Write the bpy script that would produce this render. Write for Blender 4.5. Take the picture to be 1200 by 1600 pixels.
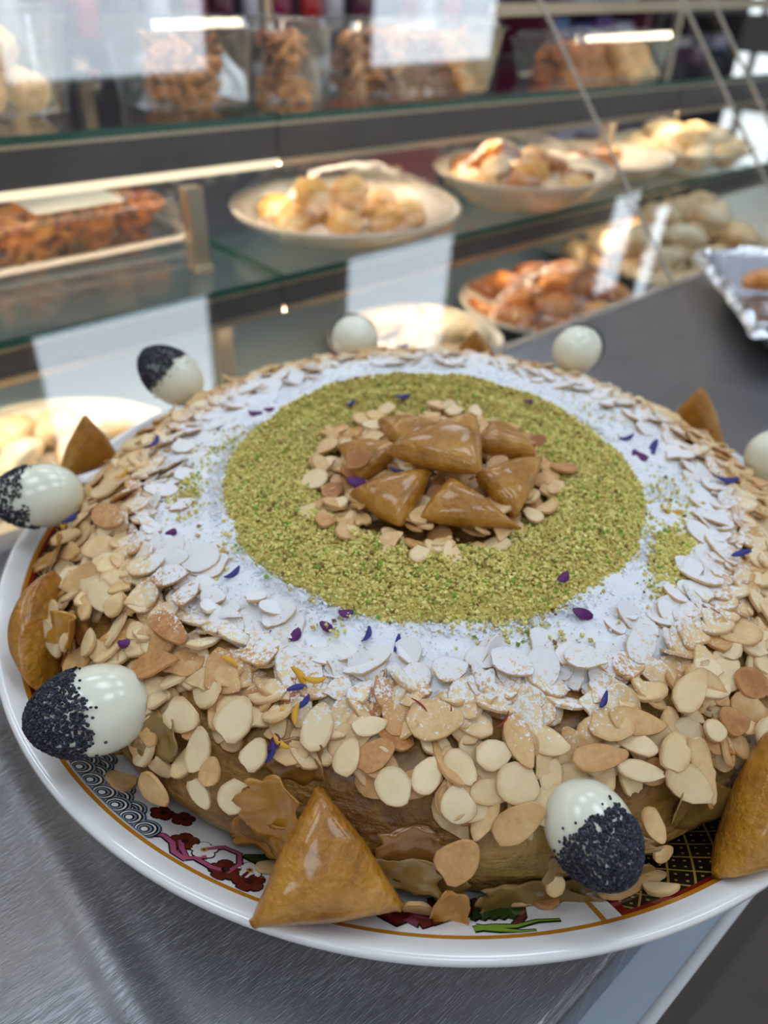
import bpy, bmesh, math, random
import numpy as np
from mathutils import Vector, Matrix, noise

sc = bpy.context.scene
for o in list(bpy.data.objects):
    bpy.data.objects.remove(o)
COL = sc.collection

# ---------------------------------------------------------------- camera
CAM_POS = Vector((0.0, -0.2571, 0.2407))
CAM_R = Vector((0.9950, 0.0962, 0.0227)); CAM_F = Vector((-0.0645, 0.8070, -0.5871))
CAM_R = (CAM_R - CAM_F * CAM_R.dot(CAM_F)).normalized(); CAM_F.normalize()
CAM_U = CAM_R.cross(CAM_F)
cd = bpy.data.cameras.new('camera'); cam = bpy.data.objects.new('camera', cd); COL.objects.link(cam)
cam.matrix_world = Matrix((
    (CAM_R.x, CAM_U.x, -CAM_F.x, CAM_POS.x),
    (CAM_R.y, CAM_U.y, -CAM_F.y, CAM_POS.y),
    (CAM_R.z, CAM_U.z, -CAM_F.z, CAM_POS.z),
    (0, 0, 0, 1)))
cd.sensor_fit = 'VERTICAL'; cd.sensor_height = 36; cd.sensor_width = 27; cd.lens = 27.0
cd.clip_start = 0.01; cd.clip_end = 60
cd.dof.use_dof = True; cd.dof.focus_distance = 0.214; cd.dof.aperture_fstop = 9.0
sc.camera = cam

# ---------------------------------------------------------------- world, exposure
wd = bpy.data.worlds.new('world'); sc.world = wd; wd.use_nodes = True
bg = wd.node_tree.nodes['Background']
bg.inputs[0].default_value = (0.88, 0.93, 1.0, 1); bg.inputs[1].default_value = 0.50
sc.view_settings.view_transform = 'Standard'; sc.view_settings.look = 'None'
sc.view_settings.gamma = 1.0; sc.view_settings.exposure = 0.5
sc.view_settings.use_curve_mapping = False
sc.cycles.transparent_max_bounces = 32; sc.cycles.adaptive_threshold = 0.05
sc.cycles.max_bounces = 7; sc.cycles.diffuse_bounces = 3; sc.cycles.glossy_bounces = 4
sc.cycles.sample_clamp_indirect = 6.0
PANEL_POWER = 4.6          # brightness of the ceiling light panels
LED_POWER = 20.0            # warm strip lights inside the display case and on the added rail

# ---------------------------------------------------------------- frames
A = math.radians(46.568)                    # heading of the display case
DX, DY = math.cos(A), math.sin(A)
def W(s, n, z=0.0):                          # along the case, into the case, up
    return Vector((s * DX - n * DY, s * DY + n * DX, z))
def RZ(extra=0.0):
    return Matrix.Rotation(A + extra, 4, 'Z')

# ---------------------------------------------------------------- helpers
def L(r, g=None, b=None):                    # sRGB 0-255 -> linear
    if g is None: r, g, b = r
    f = lambda c: (c / 255 / 12.92) if c <= 10 else ((c / 255 + .055) / 1.055) ** 2.4
    return (f(r), f(g), f(b), 1.0)

class NT:
    def __init__(self, name):
        self.m = bpy.data.materials.new(name); self.m.use_nodes = True
        self.t = self.m.node_tree; self.t.nodes.clear()
        self.out = self.t.nodes.new('ShaderNodeOutputMaterial')
    def n(self, typ, **kw):
        nd = self.t.nodes.new('ShaderNode' + typ)
        for k, v in kw.items():
            if k == 'ins':
                for kk, vv in v.items(): self.set(nd.inputs[kk], vv)
            else: setattr(nd, k, v)
        return nd
    def set(self, sock, v):
        if isinstance(v, bpy.types.NodeSocket): self.t.links.new(v, sock)
        elif isinstance(v, bpy.types.Node): self.t.links.new(v.outputs[0], sock)
        else: sock.default_value = v
    def math(self, op, a, b=None, c=None, clamp=False):
        nd = self.n('Math', operation=op, use_clamp=clamp); self.set(nd.inputs[0], a)
        if b is not None: self.set(nd.inputs[1], b)
        if c is not None: self.set(nd.inputs[2], c)
        return nd.outputs[0]
    def mix(self, fac, a, b):
        nd = self.n('Mix', data_type='RGBA'); self.set(nd.inputs[0], fac); self.set(nd.inputs[6], a); self.set(nd.inputs[7], b)
        return nd.outputs[2]
    def noise(self, scale, detail=3, rough=.55, vec=None, out='Fac'):
        nd = self.n('TexNoise'); nd.inputs['Scale'].default_value = scale; nd.inputs['Detail'].default_value = detail
        nd.inputs['Roughness'].default_value = rough
        if vec is not None: self.set(nd.inputs['Vector'], vec)
        return nd.outputs[out]
    def ramp(self, fac, stops, interp='LINEAR'):
        nd = self.n('ValToRGB'); self.set(nd.inputs[0], fac); e = nd.color_ramp.elements
        nd.color_ramp.interpolation = interp
        while len(e) < len(stops): e.new(.5)
        for i, (p, c) in enumerate(stops):
            e[i].position = p; e[i].color = c if len(c) == 4 else (*c, 1)
        return nd.outputs[0]
    def coord(self, which='Object'):
        return self.n('TexCoord').outputs[which]
    def bump(self, h, strength=.3, dist=.001):
        nd = self.n('Bump'); nd.inputs['Strength'].default_value = strength; nd.inputs['Distance'].default_value = dist
        self.set(nd.inputs['Height'], h); return nd.outputs[0]
    def bsdf(self, color, rough=.5, metal=0., coat=0., coatr=.1, sss=0., sssr=(.004, .003, .002), normal=None, spec=.5, emit=None, estr=0., sheen=0.):
        p = self.n('BsdfPrincipled'); i = p.inputs
        self.set(i['Base Color'], color); self.set(i['Roughness'], rough); self.set(i['Metallic'], metal)
        i['Coat Weight'].default_value = coat; i['Coat Roughness'].default_value = coatr
        i['Specular IOR Level'].default_value = spec
        if sss: i['Subsurface Weight'].default_value = sss; i['Subsurface Radius'].default_value = sssr; i['Subsurface Scale'].default_value = 1.0
        if normal is not None: self.set(i['Normal'], normal)
        if emit is not None: self.set(i['Emission Color'], emit); i['Emission Strength'].default_value = estr
        self.t.links.new(p.outputs[0], self.out.inputs[0]); return p
    def done(self, sh=None):
        if sh is not None: self.set(self.out.inputs[0], sh)
        return self.m

def plain(name, rgb, rough=.5, metal=0., coat=0., var=0., scale=40, bump=0., emit=0., sss=0.):
    k = NT(name); c = L(rgb)
    if var:
        f = k.noise(scale, 4, vec=k.coord())
        col = k.mix(f, tuple(x * (1 - var) for x in c[:3]) + (1,), tuple(min(1, x * (1 + var)) for x in c[:3]) + (1,))
    else: col = c
    nrm = k.bump(k.noise(scale * 2, 4, vec=k.coord()), bump, .001) if bump else None
    k.bsdf(col, rough, metal, coat, normal=nrm, emit=c if emit else None, estr=emit, sss=sss)
    return k.done()

def clear(name, tint=(1, 1, 1, 1), f0=.04, haze=0., rough=0.0, bump=0., bscale=60, hazecol=(.8, .85, .9, 1)):
    """thin clear sheet: passes light, mirrors by Fresnel on both faces"""
    k = NT(name)
    g = k.n('NewGeometry')
    nrm = None
    if bump: nrm = k.bump(k.noise(bscale, 3, vec=k.coord()), bump, .004)
    dt = k.n('VectorMath', operation='DOT_PRODUCT')
    k.set(dt.inputs[0], nrm if nrm is not None else g.outputs['Normal']); k.set(dt.inputs[1], g.outputs['Incoming'])
    c = k.math('ABSOLUTE', dt.outputs['Value'])
    p5 = k.math('POWER', k.math('SUBTRACT', 1.0, c, clamp=True), 5.0)
    F = k.math('MULTIPLY_ADD', p5, 1 - f0, f0, clamp=True)
    tr = k.n('BsdfTransparent'); tr.inputs[0].default_value = tint
    gl = k.n('BsdfGlossy'); gl.inputs['Roughness'].default_value = rough; gl.inputs[0].default_value = (1, 1, 1, 1)
    if nrm is not None: k.set(gl.inputs['Normal'], nrm)
    base = tr.outputs[0]
    if haze:
        df = k.n('BsdfDiffuse'); df.inputs[0].default_value = hazecol
        mh = k.n('MixShader'); mh.inputs[0].default_value = haze; k.set(mh.inputs[1], base); k.set(mh.inputs[2], df.outputs[0]); base = mh.outputs[0]
    mx = k.n('MixShader'); k.set(mx.inputs[0], F); k.set(mx.inputs[1], base); k.set(mx.inputs[2], gl.outputs[0])
    return k.done(mx.outputs[0])

def mesh(name, v, f, mats=None, smooth=True, attrs=None, mi=None):
    me = bpy.data.meshes.new(name)
    me.from_pydata([tuple(x) for x in v], [], [tuple(int(i) for i in x) for x in f])
    if mats:
        for m in (mats if isinstance(mats, (list, tuple)) else [mats]): me.materials.append(m)
    if mi is not None: me.polygons.foreach_set('material_index', np.array(mi, dtype=np.int32))
    if smooth: me.polygons.foreach_set('use_smooth', np.ones(len(me.polygons), bool))
    if attrs:
        for k, arr in attrs.items():
            a = me.attributes.new(k, 'FLOAT', 'POINT'); a.data.foreach_set('value', np.asarray(arr, dtype=np.float32))
    me.update(); return me

def link(name, data, parent=None, mat4=None, label=None, cat=None, group=None, kind=None):
    o = bpy.data.objects.new(name, data); COL.objects.link(o)
    if parent is not None: o.parent = parent
    if mat4 is not None: o.matrix_local = mat4
    if label: o['label'] = label
    if cat: o['category'] = cat
    if group: o['group'] = group
    if kind: o['kind'] = kind
    return o
def empty(name, mat4, label, cat, group=None, kind=None):
    o = link(name, None, None, mat4, label, cat, group, kind); o.empty_display_size = .01; return o

def lathe(prof, seg=64, wob=None):
    v, f = [], []; cols = []
    for (r, z) in prof:
        if r < 1e-6: cols.append([len(v)]); v.append((0, 0, z))
        else:
            cols.append(list(range(len(v), len(v) + seg)))
            for i in range(seg):
                t = 2 * math.pi * i / seg; k = wob(r, z, t) if wob else 1
                v.append((r * k * math.cos(t), r * k * math.sin(t), z))
    for a, b in zip(cols[:-1], cols[1:]):
        if len(a) == 1 and len(b) == 1: continue
        for i in range(seg):
            j = (i + 1) % seg
            if len(a) == 1: f.append((a[0], b[j], b[i]))
            elif len(b) == 1: f.append((a[i], a[j], b[0]))
            else: f.append((a[i], a[j], b[j], b[i]))
    return v, f

def rbox(sx, sy, sz, bev=0.0, seg=2, at=(0, 0, 0)):
    bm = bmesh.new(); bmesh.ops.create_cube(bm, size=1)
    for x in bm.verts: x.co = Vector((x.co.x * sx, x.co.y * sy, x.co.z * sz)) + Vector(at)
    if bev: bmesh.ops.bevel(bm, geom=list(bm.edges), offset=bev, segments=seg, profile=.5, affect='EDGES')
    bm.verts.index_update()
    v = [tuple(x.co) for x in bm.verts]; f = [[x.index for x in q.verts] for q in bm.faces]; bm.free(); return v, f

def slab(s0, s1, n0, n1, z0, z1, bev=0.0):
    return rbox(s1 - s0, n1 - n0, z1 - z0, bev, 2, ((s0 + s1) / 2, (n0 + n1) / 2, (z0 + z1) / 2))

def rring(w, d, c, z, k=4):
    p = []
    for qx, qy, a0 in ((1, 1, 0), (-1, 1, 90), (-1, -1, 180), (1, -1, 270)):
        for i in range(k + 1):
            a = math.radians(a0 + 90 * i / k); p.append((qx * (w / 2 - c) + c * math.cos(a), qy * (d / 2 - c) + c * math.sin(a), z))
    return p
def loft(rings, cap0=True, cap1=True):
    v = [p for r in rings for p in r]; n = len(rings[0]); f = []
    for k in range(len(rings) - 1):
        for i in range(n): j = (i + 1) % n; f.append((k * n + i, k * n + j, (k + 1) * n + j, (k + 1) * n + i))
    if cap0: f.append(tuple(range(n))[::-1])
    if cap1: f.append(tuple(range((len(rings) - 1) * n, len(rings) * n)))
    return v, f
def tube(pts, rad, seg=6, closed=False):
    v, f = [], []; n = len(pts); pts = [Vector(p) for p in pts]; up = Vector((0, 0, 1))
    for i, p in enumerate(pts):
        a = pts[(i - 1) % n] if (closed or i > 0) else p; b = pts[(i + 1) % n] if (closed or i < n - 1) else p
        t = (b - a).normalized(); x = t.cross(up)
        if x.length < 1e-4: x = t.cross(Vector((1, 0, 0)))
        x.normalize(); y = x.cross(t); r = rad(i / max(1, n - 1)) if callable(rad) else rad
        for k in range(seg):
            q = 2 * math.pi * k / seg; v.append(p + x * r * math.cos(q) + y * r * math.sin(q))
    for i in range(n if closed else n - 1):
        for k in range(seg):
            l = (k + 1) % seg; m = (i + 1) % n; f.append((i * seg + k, i * seg + l, m * seg + l, m * seg + k))
    if not closed: f.append(tuple(range(seg))[::-1]); f.append(tuple(range((n - 1) * seg, n * seg)))
    return v, f
def joinvf(parts):
    v, f = [], []
    for a, b in parts:
        o = len(v); v += list(a); f += [tuple(i + o for i in q) for q in b]
    return v, f
def frame(pos, z, x):
    z = Vector(z).normalized(); x = Vector(x); x = (x - z * x.dot(z)); x = x.normalized() if x.length > 1e-5 else z.orthogonal().normalized()
    y = z.cross(x)
    return Matrix(((x.x, y.x, z.x, pos[0]), (x.y, y.y, z.y, pos[1]), (x.z, y.z, z.z, pos[2]), (0, 0, 0, 1)))
# ================================================================ room
FZ = -0.95; CZ = 1.60
k = NT('floor_tiles'); f1 = k.noise(3, 5, vec=k.coord())
k.bsdf(k.mix(f1, L(92, 82, 78), L(124, 113, 106)), .5, normal=k.bump(k.noise(60, 3, vec=k.coord()), .1)); M_floor = k.done()
M_ceil = plain('ceiling_paint', (96, 94, 98), .8, var=.08, scale=5)
M_wallb = plain('back_wall_paint', (86, 66, 72), .7, var=.25, scale=3)
v, f = slab(-5, 8, -4, 4, FZ - .05, FZ); link('floor', mesh('floor', v, f, M_floor, False), None, RZ(), 'brown grey shop floor below the counter', 'floor', kind='structure')
v, f = slab(-4.5, 6.5, -2.6, 4, CZ, CZ + .06); link('ceiling', mesh('ceiling', v, f, M_ceil, False), None, RZ(), 'grey shop ceiling with square light panels', 'ceiling', kind='structure')
v, f = slab(-4.5, 8, 2.9, 2.98, FZ, CZ); link('wall_back', mesh('wall_back', v, f, M_wallb, False), None, RZ(), 'dark mauve back wall of the shop', 'wall', kind='structure')
# bright shopfront window far along the back wall
k = NT('window_daylight'); e = k.n('Emission'); e.inputs[0].default_value = (.9, .95, 1, 1); e.inputs[1].default_value = 1.6; M_day = k.done(e.outputs[0])
M_winframe = plain('window_frame_paint', (120, 112, 110), .5)
w1 = link('window_1', None, None, Matrix.Translation(W(4.62, 2.2, .03)) @ RZ(math.radians(-35)), 'bright daylit shop window far behind the case', 'window', kind='structure')
v, f = slab(-.28, .28, 0, .02, 0, 1.3); link('pane', mesh('pane', v, f, M_day, False), w1)
parts = [slab(-.34, -.28, -.02, .04, -.98, 1.36), slab(.28, .34, -.02, .04, -.98, 1.36), slab(-.28, .28, -.02, .04, -.98, 0), slab(-.28, .28, -.02, .04, 1.3, 1.36), slab(-.02, .02, -.015, .03, 0, 1.3)]
v, f = joinvf(parts); link('window_frame', mesh('window_frame', v, f, M_winframe, False), w1)

# ---- ceiling light panels (the pale squares mirrored in the case glass)
k = NT('light_diffuser'); e = k.n('Emission'); e.inputs[0].default_value = (.78, .88, 1, 1); e.inputs[1].default_value = PANEL_POWER; M_panel = k.done(e.outputs[0])
M_white_metal = plain('white_lacquered_metal', (205, 207, 210), .4)
def panel(s, n, w, d, label):
    t = empty('ceiling_light', Matrix.Translation(W(s, n, CZ - .03)) @ RZ(), label, 'ceiling light', 'ceiling light panels')
    v, f = slab(-w / 2, w / 2, -d / 2, d / 2, 0, .008); link('diffuser', mesh('diffuser', v, f, M_panel, False), t)
    q = .012; v, f = joinvf([slab(-w / 2 - q, w / 2 + q, d / 2, d / 2 + q, -.004, .03), slab(-w / 2 - q, w / 2 + q, -d / 2 - q, -d / 2, -.004, .03),
        slab(-w / 2 - q, -w / 2, -d / 2, d / 2, -.004, .03), slab(w / 2, w / 2 + q, -d / 2, d / 2, -.004, .03)])
    link('light_frame', mesh('light_frame', v, f, M_white_metal, False), t)
panel(.67, .32, .48, .52, 'pale square ceiling panel mirrored at top of the glass above sesame balls')
panel(1.69, .30, .50, .52, 'pale square ceiling panel mirrored at top of the glass, above crispy pastry tubs')
panel(.61, -.73, .50, .44, 'pale square ceiling panel mirrored in glass behind poppy egg')
panel(1.63, -.73, .48, .44, 'pale square ceiling panel mirrored in glass below plate of round cookies')
panel(2.97, -.75, .17, .44, 'narrow ceiling light mirrored as pale stripe by the glass seam')
panel(3.30, -.85, .10, .44, 'thinnest ceiling light mirrored beside the glass seam')

# unseen panels added for more overhead light, spaced on the same grid
for s, n, lb in ((-.41, .31, 'unseen ceiling panel added over the end of the case'), (-.41, -.73, 'unseen ceiling panel added over the end of the counter'), (-1.43, -.73, 'unseen ceiling panel added beyond the end of the counter'),
                 (-.41, 1.35, 'unseen ceiling panel added behind the case, first of its row'), (.64, 1.35, 'unseen ceiling panel added behind the case, second of its row'), (1.66, 1.35, 'unseen ceiling panel added behind the case, third of its row')):
    panel(s, n, .50, .48, lb)

# ================================================================ steel counter
k = NT('brushed_steel'); tc = k.coord()
def scratch(rot, sc1, sc2, lo):
    mp = k.n('Mapping'); k.set(mp.inputs['Vector'], tc); mp.inputs['Rotation'].default_value = (0, 0, math.radians(rot)); mp.inputs['Scale'].default_value = (sc1, sc2, 1)
    mr = k.n('MapRange'); k.set(mr.inputs[0], k.noise(1, 2, .6, vec=mp.outputs[0])); mr.inputs[1].default_value = lo; mr.inputs[2].default_value = lo + .14
    return mr.outputs[0]
h = None
for rot, a_, b_, lo in ((18, 160, 2600, .58), (-32, 130, 2200, .60), (75, 110, 2400, .60), (48, 200, 3000, .60), (-70, 140, 2600, .60), (100, 90, 1500, .62)):
    s_ = scratch(rot, a_, b_, lo); h = s_ if h is None else k.math('ADD', h, s_)
h = k.math('MINIMUM', h, 1.4)
big = k.noise(9, 4, vec=tc); cloud = k.noise(26, 4, .65, vec=tc)
rg = k.math('MULTIPLY_ADD', big, .14, .29); rg = k.math('MULTIPLY_ADD', h, .10, rg)
c0 = k.mix(cloud, L(124, 125, 130), L(160, 161, 166)); c0 = k.mix(k.math('MULTIPLY', h, .34), c0, L(206, 207, 212))
k.bsdf(c0, rg, 1.0, normal=k.bump(h, .6, .0004)); M_steel = k.done()
M_darkface = plain('dark_counter_face', (92, 84, 82), .45, var=.1, scale=8)
M_laminate = plain('pale_blue_laminate', (168, 182, 196), .35, var=.03, scale=20)
ct = empty('steel_counter', Matrix.Translation(W(0, 0, FZ)) @ RZ(), 'brushed stainless steel counter under the big plate', 'counter')
UP = Matrix.Translation((0, 0, -FZ))
def cz(s):
    if s > -.164: return 0
    if s > -.174: t = (-.164 - s) / .010; return .0011 * t * t * (3 - 2 * t)
    if s > -.184: t = (-.174 - s) / .010; return .0011 - .0016 * t * t * (3 - 2 * t)
    return -.0005 - .018 * (-.184 - s)
ss = [-1.2, -.6, -.3] + [-.20 + .002 * i for i in range(20)] + [-.15, 0, .3, 1.0, 2.2]
nn = [(.163, -.02), (.163, 0), (-.1405, 0)] + [(-.1405 - .004 * math.sin(a), -.004 + .004 * math.cos(a)) for a in (.4, .8, 1.2, 1.57)] + [(-.1445, -.03)]
v = [(s, n, z + cz(s)) for s in ss for (n, z) in nn]; q = len(nn)
f = [(i * q + j, i * q + j + 1, (i + 1) * q + j + 1, (i + 1) * q + j) for i in range(len(ss) - 1) for j in range(q - 1)]
me = mesh('steel_sheet', v, f, M_steel); o = link('steel_sheet', me, ct, UP); 
v, f = slab(-1.2, 2.2, -.1435, .16, -.06, -.0305); link('counter_core', mesh('counter_core', v, f, M_darkface, False), ct, UP)
v, f = joinvf([slab(-1.2, 2.2, -.157, -.1436, -.036, -.0305, .0004)]); link('laminate_ledge', mesh('laminate_ledge', v, f, M_laminate, False), ct, UP)
v, f = tube([(-1.2, -.1585, -.0318), (2.2, -.1585, -.0318)], .0022, 10); link('ledge_bead', mesh('ledge_bead', v, f, M_white_metal), ct, UP)
v, f = slab(-1.2, 2.2, -.135, .16, FZ + .001, -.061); link('base_cabinet', mesh('base_cabinet', v, f, M_darkface, False), ct, UP)

# ================================================================ display case
M_glass = clear('case_glass', (.97, .985, .975, 1), .045)
M_shelfglass = clear('shelf_glass', (.95, .985, .97, 1), .06)
M_gedge = plain('green_glass_edge', (46, 96, 84), .15, coat=.5)
M_alu = plain('aluminium_trim', (214, 196, 172), .28, metal=.85)
M_fascia = plain('dark_fascia', (94, 90, 92), .25, coat=.4, var=.25, scale=14)
M_deck = plain('pale_case_deck', (120, 128, 134), .32, var=.08, scale=6)
M_backp = plain('lilac_grey_back_panel', (136, 132, 146), .5, var=.08, scale=5)
k = NT('warm_led'); e = k.n('Emission'); e.inputs[0].default_value = (1, .80, .58, 1); e.inputs[1].default_value = LED_POWER; M_led = k.done(e.outputs[0])
k = NT('warm_diffuser_lip'); e = k.n('Emission'); e.inputs[0].default_value = (1, .80, .56, 1); e.inputs[1].default_value = 1.1; M_lip = k.done(e.outputs[0])
case = empty('display_case', Matrix.Translation(W(0, 0, FZ)) @ RZ(), 'glass pastry display case with slanted front and lit shelves', 'display case')
def cp(name, vf, m, smooth=False, parent=None, mi=None, mat4=None):
    return link(name, mesh(name, vf[0], vf[1], m, smooth, mi=mi), parent or case, mat4 if mat4 is not None else (UP if parent is None else Matrix.Identity(4)))
# slanted front glass, one pane each
LEAN = math.radians(43)
def gpane(s0, s1):
    ln = .44; th = .005; dn, dz = math.sin(LEAN), math.cos(LEAN); on, oz = math.cos(LEAN) * th, -math.sin(LEAN) * th
    n0 = .1655; v = []
    for s in (s0, s1):
        v += [(s, n0, .001), (s, n0 + dn * ln, .001 + dz * ln), (s, n0 + dn * ln + on, .001 + dz * ln + oz), (s, n0 + on, .001 + oz)]
    f = [(0, 1, 2, 3), (4, 7, 6, 5), (0, 4, 5, 1), (1, 5, 6, 2), (2, 6, 7, 3), (3, 7, 4, 0)]
    return v, f
seams = [-.9, .4725, .709, .7705, 1.5]
for a, b in zip(seams[:-1], seams[1:]):
    v, f = gpane(a + .0015, b - .0015); cp('glass_pane', (v, f), M_glass)
M_seal = plain('clouded_glass_seam', (188, 178, 166), .4, metal=.3)
for s in seams[1:-1]:
    dn, dz = math.sin(LEAN), math.cos(LEAN)
    v, f = tube([(s, .1675, .001), (s, .1675 + .44 * dn, .001 + .44 * dz)], .0018, 6); cp('glass_seam', (v, f), M_seal)
cp('base_channel', slab(-.9, 1.5, .163, .178, -.02, -.0005), M_steel)
cp('deck', slab(-.9, 1.5, .17, .80, -.085, -.07), M_deck)
cp('front_wall', slab(-.9, 1.5, .163, .17, -.085, -.0205), M_deck)
cp('back_panel', slab(-.9, 1.5, .80, .815, -.085, .055), M_backp)
cp('case_body', slab(-.9, 1.5, .164, .815, FZ + .001, -.0855), M_darkface)
def zs1(s): return .1385 - .02 * s
def zs2(s): return .034 - .012 * s
def tilt(vf, fz, z0):            # lets a shelf follow its slightly sagging rail
    return [(x, y, z + fz(x) - z0) for x, y, z in vf[0]], vf[1]
def shelf(fz, front, joints, depth, fh, lips):
    for a, b in zip(joints[:-1], joints[1:]):
        v, f = tilt(slab(a + .0012, b - .0012, front, front + depth, -.0055, 0, ), fz, 0)
        me = mesh('glass_shelf', v, f, [M_shelfglass, M_gedge], False)
        for p in me.polygons: p.material_index = 0 if abs(p.normal.z) > .7 else 1
        link('glass_shelf', me, case, UP)
    for (a, b, m) in lips:
        cp('shelf_rail', tilt(slab(a, b - .002, front + .001, front + .012, -.0085, -.0056), fz, 0), M_alu)
        cp('fascia', tilt(slab(a, b - .002, front + .003, front + .007, -fh, -.0086), fz, 0), M_fascia)
        cp('fascia_lip', tilt(slab(a, b - .002, front + .001, front + .009, -fh - .0035, -fh - .0001), fz, 0), m)
        cp('lip_flange', tilt(slab(a, b - .002, front + .0010, front + .0020, -fh - .0054, -fh - .00355), fz, 0), m)
        cp('led_strip', tilt(slab(a, b - .002, front + .0022, front + .0085, -fh - .0046, -fh - .0036), fz, 0), M_led)
shelf(zs1, .40, [-.6, .2055, .82, 1.4], .34, .034, [(-.6, .2055, M_lip), (.2055, .82, M_alu), (.82, 1.4, M_alu)])
shelf(zs2, .33, [-.6, .1555, .78, 1.4], .42, .026, [(-.6, .1555, M_alu), (.1555, .78, M_alu), (.78, 1.4, M_alu)])
cp('top_shelf_edge', slab(.46, 1.4, .40, .412, .196, .206), M_alu)
v, f = slab(.46, 1.4, .40, .70, .2061, .2115); cp('top_glass', (v, f), M_shelfglass)
cp('added_lamp_rail', slab(-.9, 1.5, .455, .475, .300, .312), M_alu)  # unseen lamp rail added to brighten the goods on the top shelf
cp('led_strip', slab(-.9, 1.5, .459, .471, .2985, .2999), M_led)  # emitter of the added rail, out of view
for s in (-.85, .47, 1.45): cp('added_lamp_bracket', slab(s - .004, s + .004, .4755, .80, .303, .309), M_alu); cp('added_lamp_post', slab(s - .006, s + .006, .8005, .8125, .0555, .309), M_alu)  # supports made up to carry the added rail
for s, n in ((.106, .375), (.70, .42), (.106, .72), (.70, .72)):
    cp('post', slab(s - .0065, s + .0065, n - .0065, n + .0065, zs2(s) + .0005 if n > .33 else -.07, zs1(s) - .0395 if n < .4 else zs1(s) - .0065), M_alu)
    cp('post_clip', rbox(.016, .016, .006, .0015, 2, (s, n, zs2(s) + .0035)), M_alu)
cp('rear_post', slab(.20, .215, .785, .799, -.07, .14), M_alu)
for s in (-.3, .106, .70, 1.2):
    cp('shelf_leg', slab(s - .006, s + .006, .345, .357, -.07, zs2(s) - .0318), M_alu)
# ================================================================ goods in the case
random.seed(5)
M_plastic = clear('clear_plastic', (.97, .97, .97, 1), .05, haze=.018, rough=.05)
M_film = clear('cling_film', (.99, .99, .99, 1), .045, haze=0, rough=.04, bump=.7, bscale=55)
M_label = plain('white_paper_label', (236, 228, 214), .6)
M_china = plain('cream_china', (232, 220, 202), .2, coat=.3, var=.03, scale=30)
M_flange = plain('milky_plastic', (214, 200, 184), .3)
def pastry_mat(name, a, b, c, rough=.35, scale=90, coat=.4):
    k = NT(name); r = k.n('ObjectInfo').outputs['Random']; nz = k.noise(scale, 4, vec=k.coord())
    fac = k.math('ADD', k.math('MULTIPLY', nz, .8), k.math('MULTIPLY', r, .3), clamp=True)
    k.bsdf(k.ramp(fac, [(.30, L(a)), (.52, L(b)), (.80, L(c))]), rough, coat=coat, normal=k.bump(k.noise(scale * 3, 3, vec=k.coord()), .4)); return k.done()
M_cheb = pastry_mat('honeyed_sesame_pastry', (104, 46, 10), (206, 114, 30), (246, 176, 84))
M_cheb2 = pastry_mat('dark_honeyed_pastry', (70, 34, 14), (160, 94, 38), (236, 174, 104))
M_ball = pastry_mat('sesame_coated_ball', (190, 150, 104), (232, 202, 158), (250, 230, 198), .7, 160, 0)
M_cookie = pastry_mat('golden_cookie', (204, 138, 62), (236, 180, 98), (248, 208, 140), .6, 60, 0)
M_pale = pastry_mat('pale_sugared_pastry', (206, 162, 108), (240, 212, 166), (252, 240, 214), .5, 70, .2)
M_orange = pastry_mat('orange_glazed_pastry', (120, 62, 20), (204, 122, 44), (240, 176, 90), .35, 60, .5)

def knot_mesh(m, name):
    pts = []
    for i in range(54):
        t = 2 * math.pi * i / 54; r = .0105 * (1 + .55 * math.cos(3.5 * t * 2)); pts.append((r * math.cos(2 * t), r * math.sin(2 * t), .006 * math.sin(5 * t) + .008))
    v, f = tube(pts, lambda u: .0031 + .0013 * math.sin(40 * u), 6, True); return mesh(name, v, f, m)
M_cheb3 = pastry_mat('bright_honeyed_pastry', (150, 66, 10), (244, 142, 30), (255, 190, 84))
KN = [knot_mesh(M_cheb, 'chebakia'), knot_mesh(M_cheb2, 'chebakia_dark'), knot_mesh(M_cheb3, 'chebakia_bright')]
def lump(rx, ry, rz, amp, seed, m, name, nu=14, nv=9):
    v, f = [], []
    for j in range(nv + 1):
        ph = math.pi * j / nv
        for i in range(nu):
            t = 2 * math.pi * i / nu; d = Vector((math.sin(ph) * math.cos(t), math.sin(ph) * math.sin(t), math.cos(ph)))
            q = 1 + amp * noise.noise(d * 2.2 + Vector((seed, seed * 2, 0))); v.append((d.x * rx * q, d.y * ry * q, max(-.75 * rz, d.z * rz * q)))
    for j in range(nv):
        for i in range(nu): k2 = (i + 1) % nu; f.append((j * nu + i, (j + 1) * nu + i, (j + 1) * nu + k2, j * nu + k2))
    return mesh(name, v, f, m)
BALL = lump(.0145, .0145, .0135, .10, 1, M_ball, 'ball')
COOK = [lump(.017, .017, .013, .12, 3 + i, M_cookie, 'cookie') for i in range(2)]
PALE = [lump(.024, .016, .012, .35, 8 + i, M_pale, 'pale') for i in range(3)]
def crescent(m, name):
    pts = [(.021 * math.cos(a), .021 * math.sin(a) - .008, .008) for a in [math.radians(10 + 160 * i / 12) for i in range(13)]]
    v, f = tube(pts, lambda u: .0025 + .0075 * math.sin(math.pi * u) ** .8, 9); return mesh(name, v, f, m)
CRES = crescent(M_orange, 'crescent'); CRESP = crescent(M_pale, 'crescent_pale')

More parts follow.
